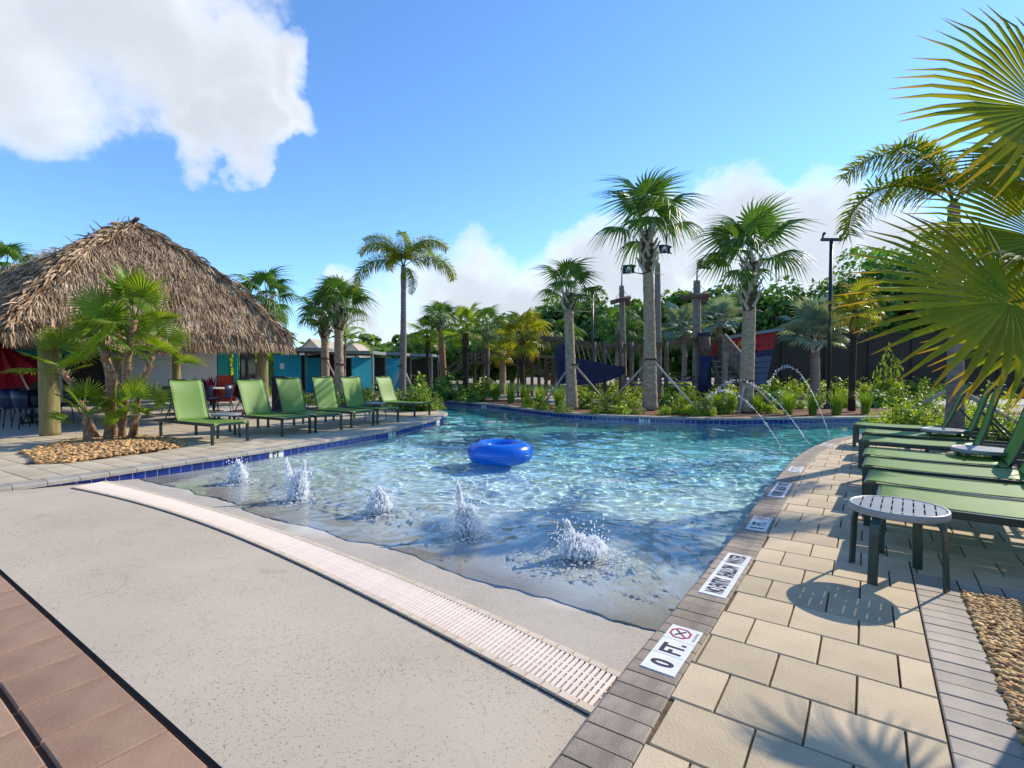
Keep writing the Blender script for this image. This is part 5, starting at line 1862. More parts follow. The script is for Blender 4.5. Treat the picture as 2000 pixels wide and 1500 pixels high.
# bed sheets
def sheet(name, poly, z, m, label):
    return tag(fill_sheet(name, poly, z, m), label, kind='structure')
far_edge = [tuple(p) for p in offset(FC, .21, 1)[::4] if -7.5 < p[0] < 16]
sheet('far_planting_bed', far_edge + [(16, 18.2), (6, 17.4), (2, 19), (-.5, 22.5), (-4, 26), (-7.5, 26)], -.008, M['mulch'], 'reddish mulch bed behind the far coping')
sheet('far_path', [(-6, 27.5), (0.2, 22.8), (2.3, 19.6), (6.2, 18.2), (16, 18.8), (30, 20), (30, 23.5), (12, 21.5), (4, 21.5), (0, 26), (-5, 32)], -.012, M['concrete'], 'pale concrete path behind the far bed')
sheet('right_planting_bed', [tuple(dU * 2.82 + dV * 4.0), tuple(dU * 2.82 + dV * 11.2), (8.6, 10.6), (12, 11.0), (16, 10.9), (16, 2)], -.010, M['mulch'], 'mulch bed behind the right loungers')
sheet('back_planting_bed', [(4, 22), (12, 22), (30, 24), (30, 30), (4, 30)], -.016, M['mulch'], 'mulch strip before the dark wall')
sheet('river_island_bed', [(-4.2, 15.2), (-2.6, 15.9), (-3.1, 16.6), (-4.9, 17.3), (-9, 18.0), (-9, 15.8), (-5.2, 14.6)], -.004, M['mulch'], 'planting bed at the rounded end of the left deck')
# fountain grasses along the far coping (photo x, photo y of base, size)
gl = [(968, 782, 1.1), (998, 787, 1.25), (1026, 790, 1.2), (1055, 794, 1.15), (1092, 797, 1.2), (1150, 795, .9), (1205, 798, .8), (1335, 803, .85), (1402, 805, .95), (1425, 805, .8), (1478, 806, .85), (1540, 809, 1.05), (1587, 810, .95), (1633, 810, 1.15), (1690, 808, 1.0)]
for i, (x, y, s) in enumerate(gl):
    p = G(x, y, 0)
    add_plant('fountain_grass', ORD[i] + ' clump of tall bright fountain grass from the left along the far coping', 'grass clump', 'fountain grasses along the far coping', 'blades', GR[i % 3], (p.x, p.y, 0), s * 1.22, i * 1.3)
# shrubs: (x px, distance, radius, height, kind)
SH = {}
for k, (m_, n_, ls) in {'green': ('leaf_shrub', 900, .055), 'dark': ('leaf_shrub_dark', 900, .06), 'lime': ('leaf_lime', 900, .05), 'fine': ('leaf_shrub', 1500, .03), 'limefine': ('leaf_lime', 1300, .03)}.items():
    SH[k] = [leaf_cloud('foliage', n_, (.5, .5, .5), ls, M[m_], 300 + hash_i, clumps=26) for hash_i in range(2)]
def shrub(label, x, Y, r, h, kind, group, i, z=0):
    p = AT(x, 720, Y); p.z = z
    root = empty('shrub', p, i * 1.7, label, 'shrub', group)
    o = link('foliage', SH[kind][i % 2], root, None, None, (r / .5, r / .5, h / .5))
    o['kind'] = 'stuff'
    st = MB()
    rgs = np.random.default_rng(i)
    for k in range(5):
        a = rgs.uniform(0, 6.28)
        st.tube([(0, 0, 0), (r * .3 * math.cos(a), r * .3 * math.sin(a), h * .4), (r * .6 * math.cos(a), r * .6 * math.sin(a), h * .8)], [.012, .008, .004], 5)
    st.build('stems', M['wood'], root, True)['kind'] = 'stuff'
    return root
row = [(1060, 16.9, .4, .4), (1035, 17.9, .4, .42), (1100, 15.9, .4, .36), (1165, 15.2, .3, .28), (1185, 15.4, .3, .3), (1213, 15.2, .32, .32), (1240, 15.3, .32, .32), (1300, 14.9, .3, .28), (1322, 15.1, .35, .35), (1350, 14.8, .3, .32), (1375, 14.9, .34, .38), (1390, 14.6, .25, .25), (1412, 15.2, .34, .4), (1500, 15.4, .34, .35)]
for i, (x, Y, r, h) in enumerate(row):
    shrub(ORD[i] + ' low yellow green shrub from the left behind the far coping', x, Y, r, h, ['green', 'lime', 'fine', 'limefine'][i % 4], 'low shrubs behind the far coping', i)
row = [(855, 22, .75, .8), (880, 21.8, .6, .6), (905, 21.5, .55, .55), (930, 20.8, .5, .5), (870, 25, .9, .9), (920, 25.5, .9, .8), (955, 25, .8, .8)]
for i, (x, Y, r, h) in enumerate(row):
    shrub(ORD[i] + ' dark leafy shrub of the group where the river bends left', x, Y, r, h, 'dark' if i < 5 else 'green', 'shrubs at the river bend', 20 + i)
row = [(735, 16.6, .5, .75), (765, 17.2, .55, .7), (800, 16.4, .55, .65), (822, 16.2, .5, .7), (838, 16.6, .5, .6), (700, 18.5, .6, .7), (812, 18.5, .8, .95), (846, 16.9, .4, .45), (660, 19.5, .5, .5), (600, 19.5, .45, .45), (625, 19, .4, .4)]
for i, (x, Y, r, h) in enumerate(row):
    shrub(ORD[i] + ' green shrub of those around the foxtail palm behind the left loungers', x, Y, r, h, ['green', 'fine', 'dark'][i % 3], 'shrubs behind the left loungers', 40 + i)
row = [(1142, 17.2, .5, .6), (1185, 17.5, .55, .65), (1232, 17.6, .5, .6), (1310, 17.3, .55, .6), (1345, 17.2, .5, .65), (1380, 17.0, .5, .62), (1430, 17.2, .5, .6), (1500, 17.3, .55, .65), (1550, 17.4, .5, .6), (1600, 17.8, .55, .6), (1650, 17.9, .5, .6), (1710, 18, .6, .6), (1760, 18, .6, .65), (1810, 17.5, .6, .65)]
for i, (x, Y, r, h) in enumerate(row):
    shrub(ORD[i] + ' mid height shrub from the left in the second row of the far bed', x, Y, r, h, ['green', 'fine', 'lime', 'dark'][i % 4], 'second row of shrubs in the far bed', 160 + i)
# hedge before the dark wall and ship
row = [(1130 + 38 * i, 23.5 + .4 * (i % 3), .75, .75 + .1 * (i % 2)) for i in range(20)]
for i, (x, Y, r, h) in enumerate(row):
    shrub(ORD[i] + ' bright shrub from the left in the hedge before ship and dark wall', x, Y, r, h, ['lime', 'green', 'lime', 'limefine'][i % 4], 'hedge before the dark wall', 70 + i)
row = [(1745, 10.6, .55, .65), (1790, 10.2, .6, .75), (1828, 9.6, .5, .6), (1770, 12, .6, .6), (1850, 11.4, .7, .8), (1905, 9.2, .6, .75), (1960, 8.4, .6, .8), (1990, 7.2, .5, .7), (1930, 10.5, .7, .9), (1720, 11.2, .35, .35)]
for i, (x, Y, r, h) in enumerate(row):
    shrub(ORD[i] + ' fine leaved yellow green shrub of those behind the right loungers', x, Y, r, h, ['limefine', 'fine', 'limefine'][i % 3], 'shrubs behind the right loungers', 100 + i)
# upright climber shrubs on the dark wall
for i, (x, Y, r, h) in enumerate([(1735, 22.5, .55, 1.9), (1515, 21, .35, .9)]):
    shrub(['tall narrow shrub climbing before the dark wall', 'bright yellow croton beside the ship stern'][i], x, Y, r, h, ['green', 'lime'][i], 'upright shrubs before the dark wall', 130 + i)
# cordylines (red strap leaf plants)
def strap_plant(seed, n, L, m, wd=.05, up=55):
    rg = np.random.default_rng(seed)
    mb = MB()
    for k in range(n):
        a = k * 2.4 + rg.uniform(-.3, .3)
        e = R(rg.uniform(15, 88))
        l_ = L * rg.uniform(.7, 1.1)
        d = Vector((math.cos(a) * math.cos(e), math.sin(a) * math.cos(e), math.sin(e)))
        s_ = Vector((-math.sin(a), math.cos(a), 0)) * wd * .5
        z0 = Vector((0, 0, .35 * rg.uniform(0, 1)))
        p1 = z0 + d * l_ * .5; p2 = z0 + d * l_ + Vector((0, 0, -l_ * .16))
        mb.add([z0 - s_ * .4, z0 + s_ * .4, p1 + s_, p1 - s_, p2], [(0, 1, 2, 3), (3, 2, 4)])
    return mb.mesh('leaves', M[m])
CR, CM = strap_plant(1, 60, .75, 'leaf_red', .10), strap_plant(2, 60, .75, 'leaf_maroon', .10)
for i, (x, Y, s, me_, lb) in enumerate([(398, 19.5, 1.2, CM, 'maroon cordyline left of the red sign board'), (412, 18.8, 1.15, CR, 'bright red cordyline just left of the red sign board'), (470, 19.5, 1.25, CM, 'maroon cordyline right of the red sign board')]):
    p = AT(x, 720, Y); p.z = 0
    add_plant('cordyline', lb, 'plant', 'cordylines by the sign board', 'leaves', me_, p, s, i)
for i, (x, Y, r, h) in enumerate([(440, 24, 1.3, 2.2), (500, 26, 1.2, 2.4)]):
    shrub(['tall lime green bush seen under the hut eave, left of the black pole', 'tall lime green bush seen under the hut eave, right of the black pole'][i], x, Y, r, h, 'lime', 'lime bushes beyond the hut', 140 + i)

# pebbles
def pebbles(name, poly, n, smin, smax, seed, label, z=0.0, base=ICO1, mound=0.0):
    rg = np.random.default_rng(seed)
    P = np.array(poly)
    lo_, hi_ = P.min(0), P.max(0)
    pts = []
    while len(pts) < n:
        q = rg.uniform(lo_, hi_, (n, 2))
        q = q[in_poly(q[:, 0], q[:, 1], P)]
        pts += list(q)
    pts = np.array(pts[:n])
    s = rg.uniform(smin, smax, n)
    C = np.stack([pts[:, 0], pts[:, 1], z + rg.uniform(-.2, .9, n) * s * .8], 1)
    if mound:
        c = P.mean(0)
        d = np.hypot(*(pts - c).T) / (np.hypot(*(P - c).T).max())
        C[:, 2] += mound * np.clip(1 - d * 1.1, 0, 1)
    S = np.stack([s * rg.uniform(.9, 1.5, n), s * rg.uniform(.7, 1.0, n), s * rg.uniform(.45, .7, n)], 1)
    o = link(name, blobs_mesh(name, C, S, M['pebble'], rg.uniform(0, 6.28, n), base, .16, True, rg))
    return tag(o, label, 'pebbles', kind='stuff')
sheet('left_pebble_bed_base', BED_L, -.006, M['mulch'], 'bare bed under the left pebbles')
pebbles('pebble_bed', BED_L, 3600, .020, .042, 5, 'bed of golden river pebbles around the left fan palms', 0.0, ICO1, .05)
BR = [tuple(dU * (U_S + .224) + dV * 1.0), tuple(dU * (U_S + .224) + dV * (V_B - .222)), tuple(dU * 2.2 + dV * (V_B - .222)), tuple(dU * 2.2 + dV * 1.0)]
BRn = [tuple(dU * (U_S + .224) + dV * 1.7), tuple(dU * (U_S + .224) + dV * (V_B - .222)), tuple(dU * 1.05 + dV * (V_B - .222)), tuple(dU * 1.05 + dV * 1.7)]
sheet('right_pebble_bed_base', BR, -.012, M['mulch'], 'bare bed under the right pebbles')
pebbles('pebble_bed', BRn, 9000, .009, .019, 6, 'bed of golden river pebbles at the lower right beside the deck', 0.0, ICO1)

# broadleaf trees
def tree(label, x, Y, ztop, rad, seed, leaf_s=.22, n=4200, m='leaf_tree', clumps=46, zlow=None):
    b = AT(x, 720, Y); b.z = 0
    root = empty('broadleaf_tree', b, 0, label, 'tree', 'trees of the background')
    rg = np.random.default_rng(seed)
    zl = zlow if zlow is not None else ztop * .25
    cz = (ztop + zl) / 2
    hz = (ztop - zl) / 2
    mb = MB()
    mb.tube([(0, 0, 0), (.1, 0, cz * .5), (0, .1, cz)], [.22, .18, .12], 8)
    for k in range(7):
        a = k * 2.4
        mb.tube([(0, 0, cz * rg.uniform(.5, .9)), (rad * .35 * math.cos(a), rad * .35 * math.sin(a), cz), (rad * .7 * math.cos(a), rad * .7 * math.sin(a), cz + hz * rg.uniform(.1, .6))], [.09, .06, .025], 6)
    mb.build('trunk', M['trunk_grey'], root, True)
    o = link('crown', leaf_cloud('crown', n, (rad, rad, hz), leaf_s, M[m], seed, clumps=clumps, lower=1.0), root, (0, 0, cz))
    o['kind'] = 'stuff'
    return root
TR = [('tall broadleaf tree at the right behind the light pole', 1735, 34, 9.0, 4.2), ('broadleaf tree filling the gap beyond the near palm', 1850, 33, 8.0, 4.5), ('broadleaf tree at the right edge of the tree line', 1960, 31, 7.0, 4.5),
      ('round broadleaf tree above the dark wall, left of the light pole', 1560, 36, 6.8, 3.6), ('broadleaf tree above the red ship panel', 1480, 38, 6.6, 3.6), ('broadleaf tree behind the right mast', 1400, 40, 7.2, 3.6), ('broadleaf tree between the middle and right masts', 1325, 40, 6.4, 3.2),
      ('broadleaf tree right of the tallest palm trunk', 1240, 41, 6.2, 3.0), ('thin crowned tree behind the short sabal palm', 1150, 42, 6.6, 2.8), ('pale thin crowned tree left of the short sabal palm', 1080, 44, 6.2, 3.0), ('broadleaf tree behind the middle windmill palm', 1000, 46, 4.9, 3.4),
      ('broadleaf tree behind the wooden play tower', 930, 44, 4.6, 3.2), ('broadleaf tree behind the thin dark windmill palm', 870, 46, 4.3, 3.2), ('broadleaf tree at the end of the cabanas', 815, 50, 4.0, 3.2)]
for i, (lb, x, Y, zt, rd) in enumerate(TR):
    tree(lb, x, Y, zt * 1.17, rd, 500 + i, n=7000 if Y < 38 else 5600, leaf_s=.26 if Y < 38 else .30, zlow=.4, m='leaf_tree' if i % 3 else 'leaf_shrub_dark')
# a distant wood, read as one mass
rg = np.random.default_rng(900)
mass = [leaf_cloud('t', 900, (7, 5, 4.5), 1.0, None, 900 + k, clumps=30, lower=1.0) for k in range(3)]
VV, FF, off = [], [], 0
for k in range(60):
    a = -0.85 + 1.75 * k / 59
    d = rg.uniform(85, 120)
    me_ = mass[k % 3]
    V = np.empty(len(me_.vertices) * 3); me_.vertices.foreach_get('co', V)
    V = V.reshape(-1, 3) * (1, 1, rg.uniform(.7, 1.05)) + (math.sin(a) * d, math.cos(a) * d, 2.2)
    F = np.arange(len(V)).reshape(-1, 4) + off
    off += len(V)
    VV.append(V); FF.append(F)
o = link('distant_wood', np_mesh('distant_wood', np.concatenate(VV), np.concatenate(FF), M['leaf_tree']))
tag(o, 'distant dark green wood along the horizon', 'wood', kind='stuff')
# ================================================================== thatched hut
E1, E2 = Vector((-9.35, 9.5, 0)), Vector((-6.2, 14.08, 0))
HA = Vector((-.824, .567, 0)).normalized()
HL = 21.0
ZE, ZR = 2.12, 4.92
wid = (E2 - E1).length
APX = (E1 + E2) / 2 + HA * 2.2; APX.z = ZR
RDG = APX + HA * (HL - 4.6)
B1, B2 = E1 + HA * HL, E2 + HA * HL
hut_o = (E1 + E2) / 2 + HA * HL / 2
hut = empty('thatched_hut', hut_o, 0, 'large open hut with a steep shaggy thatched palm roof', 'hut')
up = lambda p, z: Vector((p.x, p.y, z))
roof = MB()
oc = [up(E1, ZE), up(E2, ZE), up(B2, ZE), up(B1, ZE)]
sagz = -.30
ic = [v + (Vector((hut_o.x, hut_o.y, ZE)) - v).normalized() * .35 + Vector((0, 0, -.04)) for v in oc]
VV = oc + [APX, RDG] + ic + [APX + Vector((0, 0, sagz)), RDG + Vector((0, 0, sagz))]
BUL = .34
bul = lambda t: BUL * math.sin(math.pi * min(max(t, 0), 1)) * (1 - .25 * t)
NT = 8
def dome_face(A, B, Cc, D):
    V, F = [], []
    for k in range(NT + 1):
        t = k / NT
        for P, Q in ((A, D), (B, Cc)):
            v = P.lerp(Q, t) + Vector((0, 0, bul(t)))
            V.append(v - hut_o)
    for k in range(NT):
        F.append((2 * k, 2 * k + 1, 2 * k + 3, 2 * k + 2))
    return V, F
for A, B, Cc, D in ((oc[0], oc[1], APX, APX), (oc[1], oc[2], RDG, APX), (oc[2], oc[3], RDG, RDG), (oc[3], oc[0], APX, RDG)):
    roof.add(*dome_face(A, B, Cc, D))
roof.add([v - hut_o for v in VV], [(6, 10, 7), (7, 10, 11, 8), (8, 11, 9), (9, 11, 10, 6), (0, 6, 7, 1), (1, 7, 8, 2), (2, 8, 9, 3), (3, 9, 6, 0)])
roof_o = roof.build('roof', M['thatch_base'], hut)
def thatch_face(A, B, Cc, D, dens, seed, wmul=1.0):
    """face with eave A-B and top D-C (D above A); D may equal C"""
    rg = np.random.default_rng(seed)
    A, B, Cc, D = [np.array(v) for v in (A, B, Cc, D)]
    nrm = np.cross(B - A, (Cc + D) / 2 - A); nrm /= np.linalg.norm(nrm)
    if nrm[2] < 0:
        nrm = -nrm
    h = np.linalg.norm((Cc + D) / 2 - (A + B) / 2)
    wb, wt = np.linalg.norm(B - A), np.linalg.norm(Cc - D)
    n = int(dens * h * (wb + wt) / 2)
    t = rg.uniform(-.02, 1.0, n * 3)
    keep = rg.uniform(0, 1, len(t)) < ((1 - t) * wb + t * wt) / max(wb, wt)
    t = t[keep][:n]
    n = len(t)
    # thatch lies in courses
    course = .16
    t = np.clip((np.floor(t * h / course) * course + rg.uniform(0, .09, n)) / h, -.03, 1.0)
    u = rg.uniform(-.005, 1.005, n)
    P = (A + (D - A) * t[:, None]) * (1 - u[:, None]) + (B + (Cc - B) * t[:, None]) * u[:, None]
    dn = (A + B) / 2 - (Cc + D) / 2; dn /= np.linalg.norm(dn)
    sd_ = (B - A) / wb
    # uneven blankets of thatch
    lump = .03 + .03 * np.sin(u * wb * 3.1 + 2 * np.sin(t * h * 2.1)) * np.sin(t * h * 2.6 + seed)
    slope = (BUL * math.pi * np.cos(math.pi * np.clip(t, 0, 1)) / h)
    d = dn - np.array((0, 0, 1)) * (slope * .9)[:, None] + sd_ * rg.normal(0, .18, n)[:, None] + nrm * rg.normal(-.02, .10, n)[:, None]
    d /= np.linalg.norm(d, axis=1)[:, None]
    L = rg.uniform(.20, .40, n)[:, None]
    w = (rg.uniform(.005, .013, n) * wmul)[:, None]
    s_ = np.cross(d, nrm) + nrm * rg.normal(0, .5, n)[:, None]
    s_ /= np.linalg.norm(s_, axis=1)[:, None]
    p0 = P + nrm * lump[:, None] + np.array((0, 0, 1)) * (BUL * np.sin(math.pi * np.clip(t, 0, 1)) * (1 - .25 * t))[:, None]
    lift = nrm * rg.uniform(.0, .06, n)[:, None]
    p1 = p0 + d * L * .55 + lift
    p2 = p0 + d * L + lift * .6 - np.array((0, 0, .05)) * L
    V = np.stack([p0 - s_ * w, p0 + s_ * w, p1 + s_ * w, p1 - s_ * w, p2 + s_ * w * .3, p2 - s_ * w * .3], 1) - np.array(hut_o)
    k = np.arange(n)[:, None] * 6
    F = np.concatenate([k + [0, 1, 2, 3], k + [3, 2, 4, 5]])
    return V.reshape(-1, 3), F
VV, FF, off = [], [], 0
for A, B, Cc, D, dens, sd_, wm in ((oc[0], oc[1], APX, APX, 3400, 1, .85), (oc[1], oc[2], RDG, APX, 500, 2, 1.2), (oc[3], oc[0], APX, RDG, 800, 3, 1.2), (oc[2], oc[3], RDG, RDG, 120, 4, 1.4)):
    V, F = thatch_face(A, B, Cc, D, dens, sd_, wm)
    VV.append(V); FF.append(F + off); off += len(V)
# hanging fringe at the eaves and shag on hips and ridge
def edge_shag(a, b, n, seed, L, down, outw, spread=.07, z=0.0, hip=False):
    rg = np.random.default_rng(seed)
    a, b = np.array(a), np.array(b)
    u = rg.uniform(0, 1, n)[:, None]
    p0 = a + (b - a) * u + rg.normal(0, spread, (n, 3)) * (1, 1, .6) + (0, 0, z)
    if hip:
        p0[:, 2] += BUL * np.sin(math.pi * u[:, 0]) * (1 - .25 * u[:, 0])
    d = np.array(down) + rg.normal(0, .28, (n, 3)) + np.array(outw) * .35
    d /= np.linalg.norm(d, axis=1)[:, None]
    s_ = np.cross(d, rg.normal(0, 1, (n, 3))); s_ /= np.linalg.norm(s_, axis=1)[:, None]
    l_ = L * rg.uniform(.5, 1.2, n)[:, None]
    w = rg.uniform(.008, .022, n)[:, None]
    p1, p2 = p0 + d * l_ * .5, p0 + d * l_ - np.array((0, 0, .15)) * l_
    V = np.stack([p0 - s_ * w, p0 + s_ * w, p1 + s_ * w, p1 - s_ * w, p2 + s_ * w * .3, p2 - s_ * w * .3], 1) - np.array(hut_o)
    k = np.arange(n)[:, None] * 6
    return V.reshape(-1, 3), np.concatenate([k + [0, 1, 2, 3], k + [3, 2, 4, 5]])
outF = -HA
outR = (E2 - E1).normalized()
for a, b, n, sd_, L, dwn, ow, z in ((oc[0], oc[1], 2600, 11, .26, (0, 0, -1), outF, .06), (oc[1], oc[2], 1400, 12, .26, (0, 0, -1), outR, .06), (oc[3], oc[0], 2400, 13, .26, (0, 0, -1), -outR, .06),
                                    (oc[1], APX, 2400, 14, .32, (.4, .1, -.7), outF + outR, .06), (oc[0], APX, 2400, 15, .32, (-.1, -.5, -.7), outF - outR, .06), (APX, RDG, 1500, 16, .38, (0, 0, -.3), (0, 0, 0), .10)):
    V, F = edge_shag(a, b, n, sd_, L, dwn, ow, z=z, hip=sd_ in (14, 15))
    VV.append(V); FF.append(F + off); off += len(V)
o = link('thatch', np_mesh('thatch', np.concatenate(VV), np.concatenate(FF), M['thatch']), roof_o)
o['kind'] = 'stuff'
for k, (p, d) in enumerate(((APX + HA * .25, outR), (APX - HA * .05, -HA), (APX + HA * .9, outR))):
    MB().bar(p - hut_o + Vector((0, 0, .04)) - d * .35, p - hut_o + Vector((0, 0, .16)) + d * .3, .09, .05).build('ridge_stick', M['wood'], roof_o)
posts = [Vector((-9.32, 10.30, 0)), Vector((-6.72, 13.85, 0))]
pr2 = [posts[0], posts[1], posts[0] + HA * 5.6, posts[1] + HA * 5.2, posts[0] + HA * 10.6, posts[1] + HA * 10.2]
for k, p in enumerate(pr2):
    q = p - hut_o
    rad = .17 if k == 0 else .125
    pts = [Vector((q.x, q.y, z)) for z in (0, .5, 1, 1.6, 2.5)]
    rings_trunk(pts, [rad, rad * .98, rad * .97, rad * .95, rad * .9], 200 + k, .02, 14).build('post', M['post_wood'], hut, True)
for a, b in ((0, 1), (0, 2), (1, 3), (2, 4), (3, 5), (2, 3), (4, 5)):
    A, B = pr2[a] - hut_o, pr2[b] - hut_o
    MB().tube([Vector((A.x, A.y, 2.36)), Vector((B.x, B.y, 2.36))], [.09, .09], 8).build('beam', M['wood'], hut, True)

# ------------------------------------------------------------------ tables and chairs by the hut
def make_chair():
    root = empty('dining_chair', (0, 0, 0))
    seat = MB()
    seat.box((0, 0, .45), (.46, .46, .03))
    seat.build('seat', M['navy'], root)
    V, F = [], []
    n = 9
    for side in (0, 1):
        for i in range(n):
            a = R(-75 + 150 * i / (n - 1))
            for z, rr in ((.47, .22), (.66, .26), (.84, .27)):
                r_ = rr + (.012 if side else 0)
                V.append((-r_ * math.cos(a), r_ * math.sin(a), z))
    m = n * 3
    for i in range(n - 1):
        for j in range(2):
            a = i * 3 + j
            F.append((a, a + 3, a + 4, a + 1)); F.append((m + a, m + a + 1, m + a + 4, m + a + 3))
    for i in range(n - 1):
        a = i * 3 + 2
        F.append((a, a + 3, m + a + 3, m + a))
    MB().add(V, F).build('backrest', M['navy'], root, True)
    for sx in (-1, 1):
        for sy in (-1, 1):
            MB().tube([(sx * .16, sy * .16, .45), (sx * .23, sy * .23, 0)], [.014, .011], 6).build('leg', M['black'], root, True)
    return root
def make_dtable():
    root = empty('dining_table', (0, 0, 0))
    MB().tube([(0, 0, .715), (0, 0, .745)], [.45, .45], 28).build('top', M['table_white'], root)
    MB().tube([(0, 0, .02), (0, 0, .715)], [.035, .035], 10).build('column', M['black'], root, True)
    b = MB()
    for k in range(4):
        a = k * math.pi / 2
        b.bar((0, 0, .02), (.3 * math.cos(a), .3 * math.sin(a), .015), .05, .03)
    b.build('base', M['black'], root)
    return root
ch, dt = make_chair(), make_dtable()
first = True
for i, (x, Y, l) in enumerate([(60, 12.6, 'white topped dining table behind the navy chairs at the left edge'), (348, 15.2, 'white topped dining table behind the first left lounger'), (416, 16.0, 'white topped dining table right of the first left lounger backrest')]):
    o = dt if i == 0 else copy_tree(dt)
    p = AT(x, 720, Y)
    o.location = (p.x, p.y, 0)
    tag(o, l, 'dining table', 'dining tables by the hut')
CH = [(22, 11.7, 150, 'navy dining chair at the left picture edge'), (52, 11.6, 60, 'navy dining chair just left of the thick hut post'), (75, 12.1, 20, 'navy dining chair partly behind the thick hut post'), (8, 12.6, 250, 'navy dining chair farther back at the left edge'), (128, 12.8, 200, 'navy dining chair half hidden by the fan palms'),
      (338, 14.6, 60, 'navy dining chair left of the first lounger backrest'), (404, 15.4, 80, 'navy dining chair right of the first lounger backrest'), (436, 15.9, 200, 'navy dining chair beside the red sign board')]
for i, (x, Y, a, l) in enumerate(CH):
    o = ch if i == 0 else copy_tree(ch)
    p = AT(x, 720, Y)
    o.location = (p.x, p.y, 0)
    o.rotation_euler = (0, 0, R(a))
    tag(o, l, 'dining chair', 'navy dining chairs by the hut')
# leaning closed red umbrella
p = AT(60, 720, 14.2); p.z = 0
um = empty('patio_umbrella', p, 0, 'tilted red umbrella with a white pole under the hut at the left edge', 'umbrella')
MB().tube([(0, 0, .6), (-.9, .1, 2.2)], [.022, .022], 8).build('pole', M['table_white'], um, True)
V = []
n = 10
F = []
top = Vector((-.95, .1, 2.05))
ax = Vector((.9, -.1, -1.5)).normalized()
u1 = ax.cross(Vector((0, 1, 0))).normalized(); u2 = ax.cross(u1)
V.append(top)
for i in range(2 * n):
    a = math.pi * i / n
    r_ = .75 * (1 if i % 2 else .72)
    V.append(top + ax * (1.15 + .06 * (i % 2)) + (u1 * math.cos(a) + u2 * math.sin(a)) * r_)
F = [(0, 1 + i, 1 + (i + 1) % (2 * n)) for i in range(2 * n)]
MB().add(V, F).build('canopy', M['umbrella_red'], um)
MB().tube([(0, 0, 0), (0, 0, .08)], [.25, .22], 16).build('base', M['black'], um)
MB().tube([(0, 0, .08), (0, 0, .62)], [.03, .03], 8).build('sleeve', M['black'], um, True)

# pavilion wall behind the hut with teal door
pv = AT(300, 720, 21); pv.z = 0
pav = empty('pool_pavilion', pv, R(12), 'white pool pavilion with teal door jamb seen under the hut', 'building')
MB().box((.1, .6, 1.35), (4.2, .2, 2.7)).build('wall', M['white_wall'], pav)
MB().box((2.45, .6, 1.35), (.42, .24, 2.7)).build('door_panel', M['teal'], pav)
MB().box((2.95, .55, 1.35), (.16, .24, 2.7)).build('door_jamb', M['teal'], pav)
MB().box((3.35, .75, 1.3), (.62, .1, 2.1)).build('window', M['glass_dark'], pav)
MB().box((-4.6, .8, 1.0), (5.2, .2, 2.0)).build('bar_wall', M['wall_dark'], pav)
MB().box((-4.0, .3, 2.0), (3.6, .3, .22)).build('fascia', M['teal'], pav)
MB().box((-3.4, .2, 1.0), (.1, .1, 2.0)).build('column', M['white_wall'], pav)
MB().box((-.5, .5, 2.8), (9.4, 3.0, .16)).build('roof', M['roof_shingle'], pav)
# red sign board
sb0 = AT(440, 720, 20.2); sb0.z = 0
sb = empty('sign_board', sb0, R(8), 'red and orange folding sign board between maroon cordylines', 'sign')
MB().box((0, -.12, .56), (.60, .03, 1.05), (R(-11), 0, 0)).build('front_panel', M['sign_red'], sb)
MB().box((0, .12, .56), (.60, .03, 1.05), (R(11), 0, 0)).build('back_panel', M['sign_red'], sb)
for s in (-1, 1):
    MB().box((s * .28, -.145, .53), (.05, .02, 1.08), (R(-11), 0, 0)).build('leg', M['wood'], sb)
MB().box((.12, -.165, .40), (.26, .012, .34), (R(-11), 0, 0)).build('notice', M['gold'], sb)
# black pole and waste bin
q = AT(482, 720, 18.5); q.z = 0
po = empty('lamp_post', q, 0, 'thin black lamp post beside the hut', 'lamp post')
MB().tube([(0, 0, 0), (0, 0, 3.9)], [.06, .05], 10).build('pole', M['pole_black'], po, True)
MB().tube([(0, 0, 0), (0, 0, .12)], [.11, .09], 12).build('base', M['pole_black'], po, True)
MB().box((0, -.15, 3.9), (.22, .5, .07)).build('lamp_head', M['pole_black'], po)
q = AT(545, 720, 16.8); q.z = 0
tbn = empty('waste_bin', q, R(20), 'tall black waste bin with a white label beside the hut post', 'bin')
MB().box((0, 0, .5), (.42, .42, 1.0)).build('body', M['black'], tbn)
MB().prism([(-.23, -.23), (.23, -.23), (.23, .23), (-.23, .23)], 1.0, 1.1, .04).build('lid', M['black'], tbn)
MB().box((.05, -.214, .82), (.16, .008, .12)).build('label_plate', M['marker_white'], tbn)

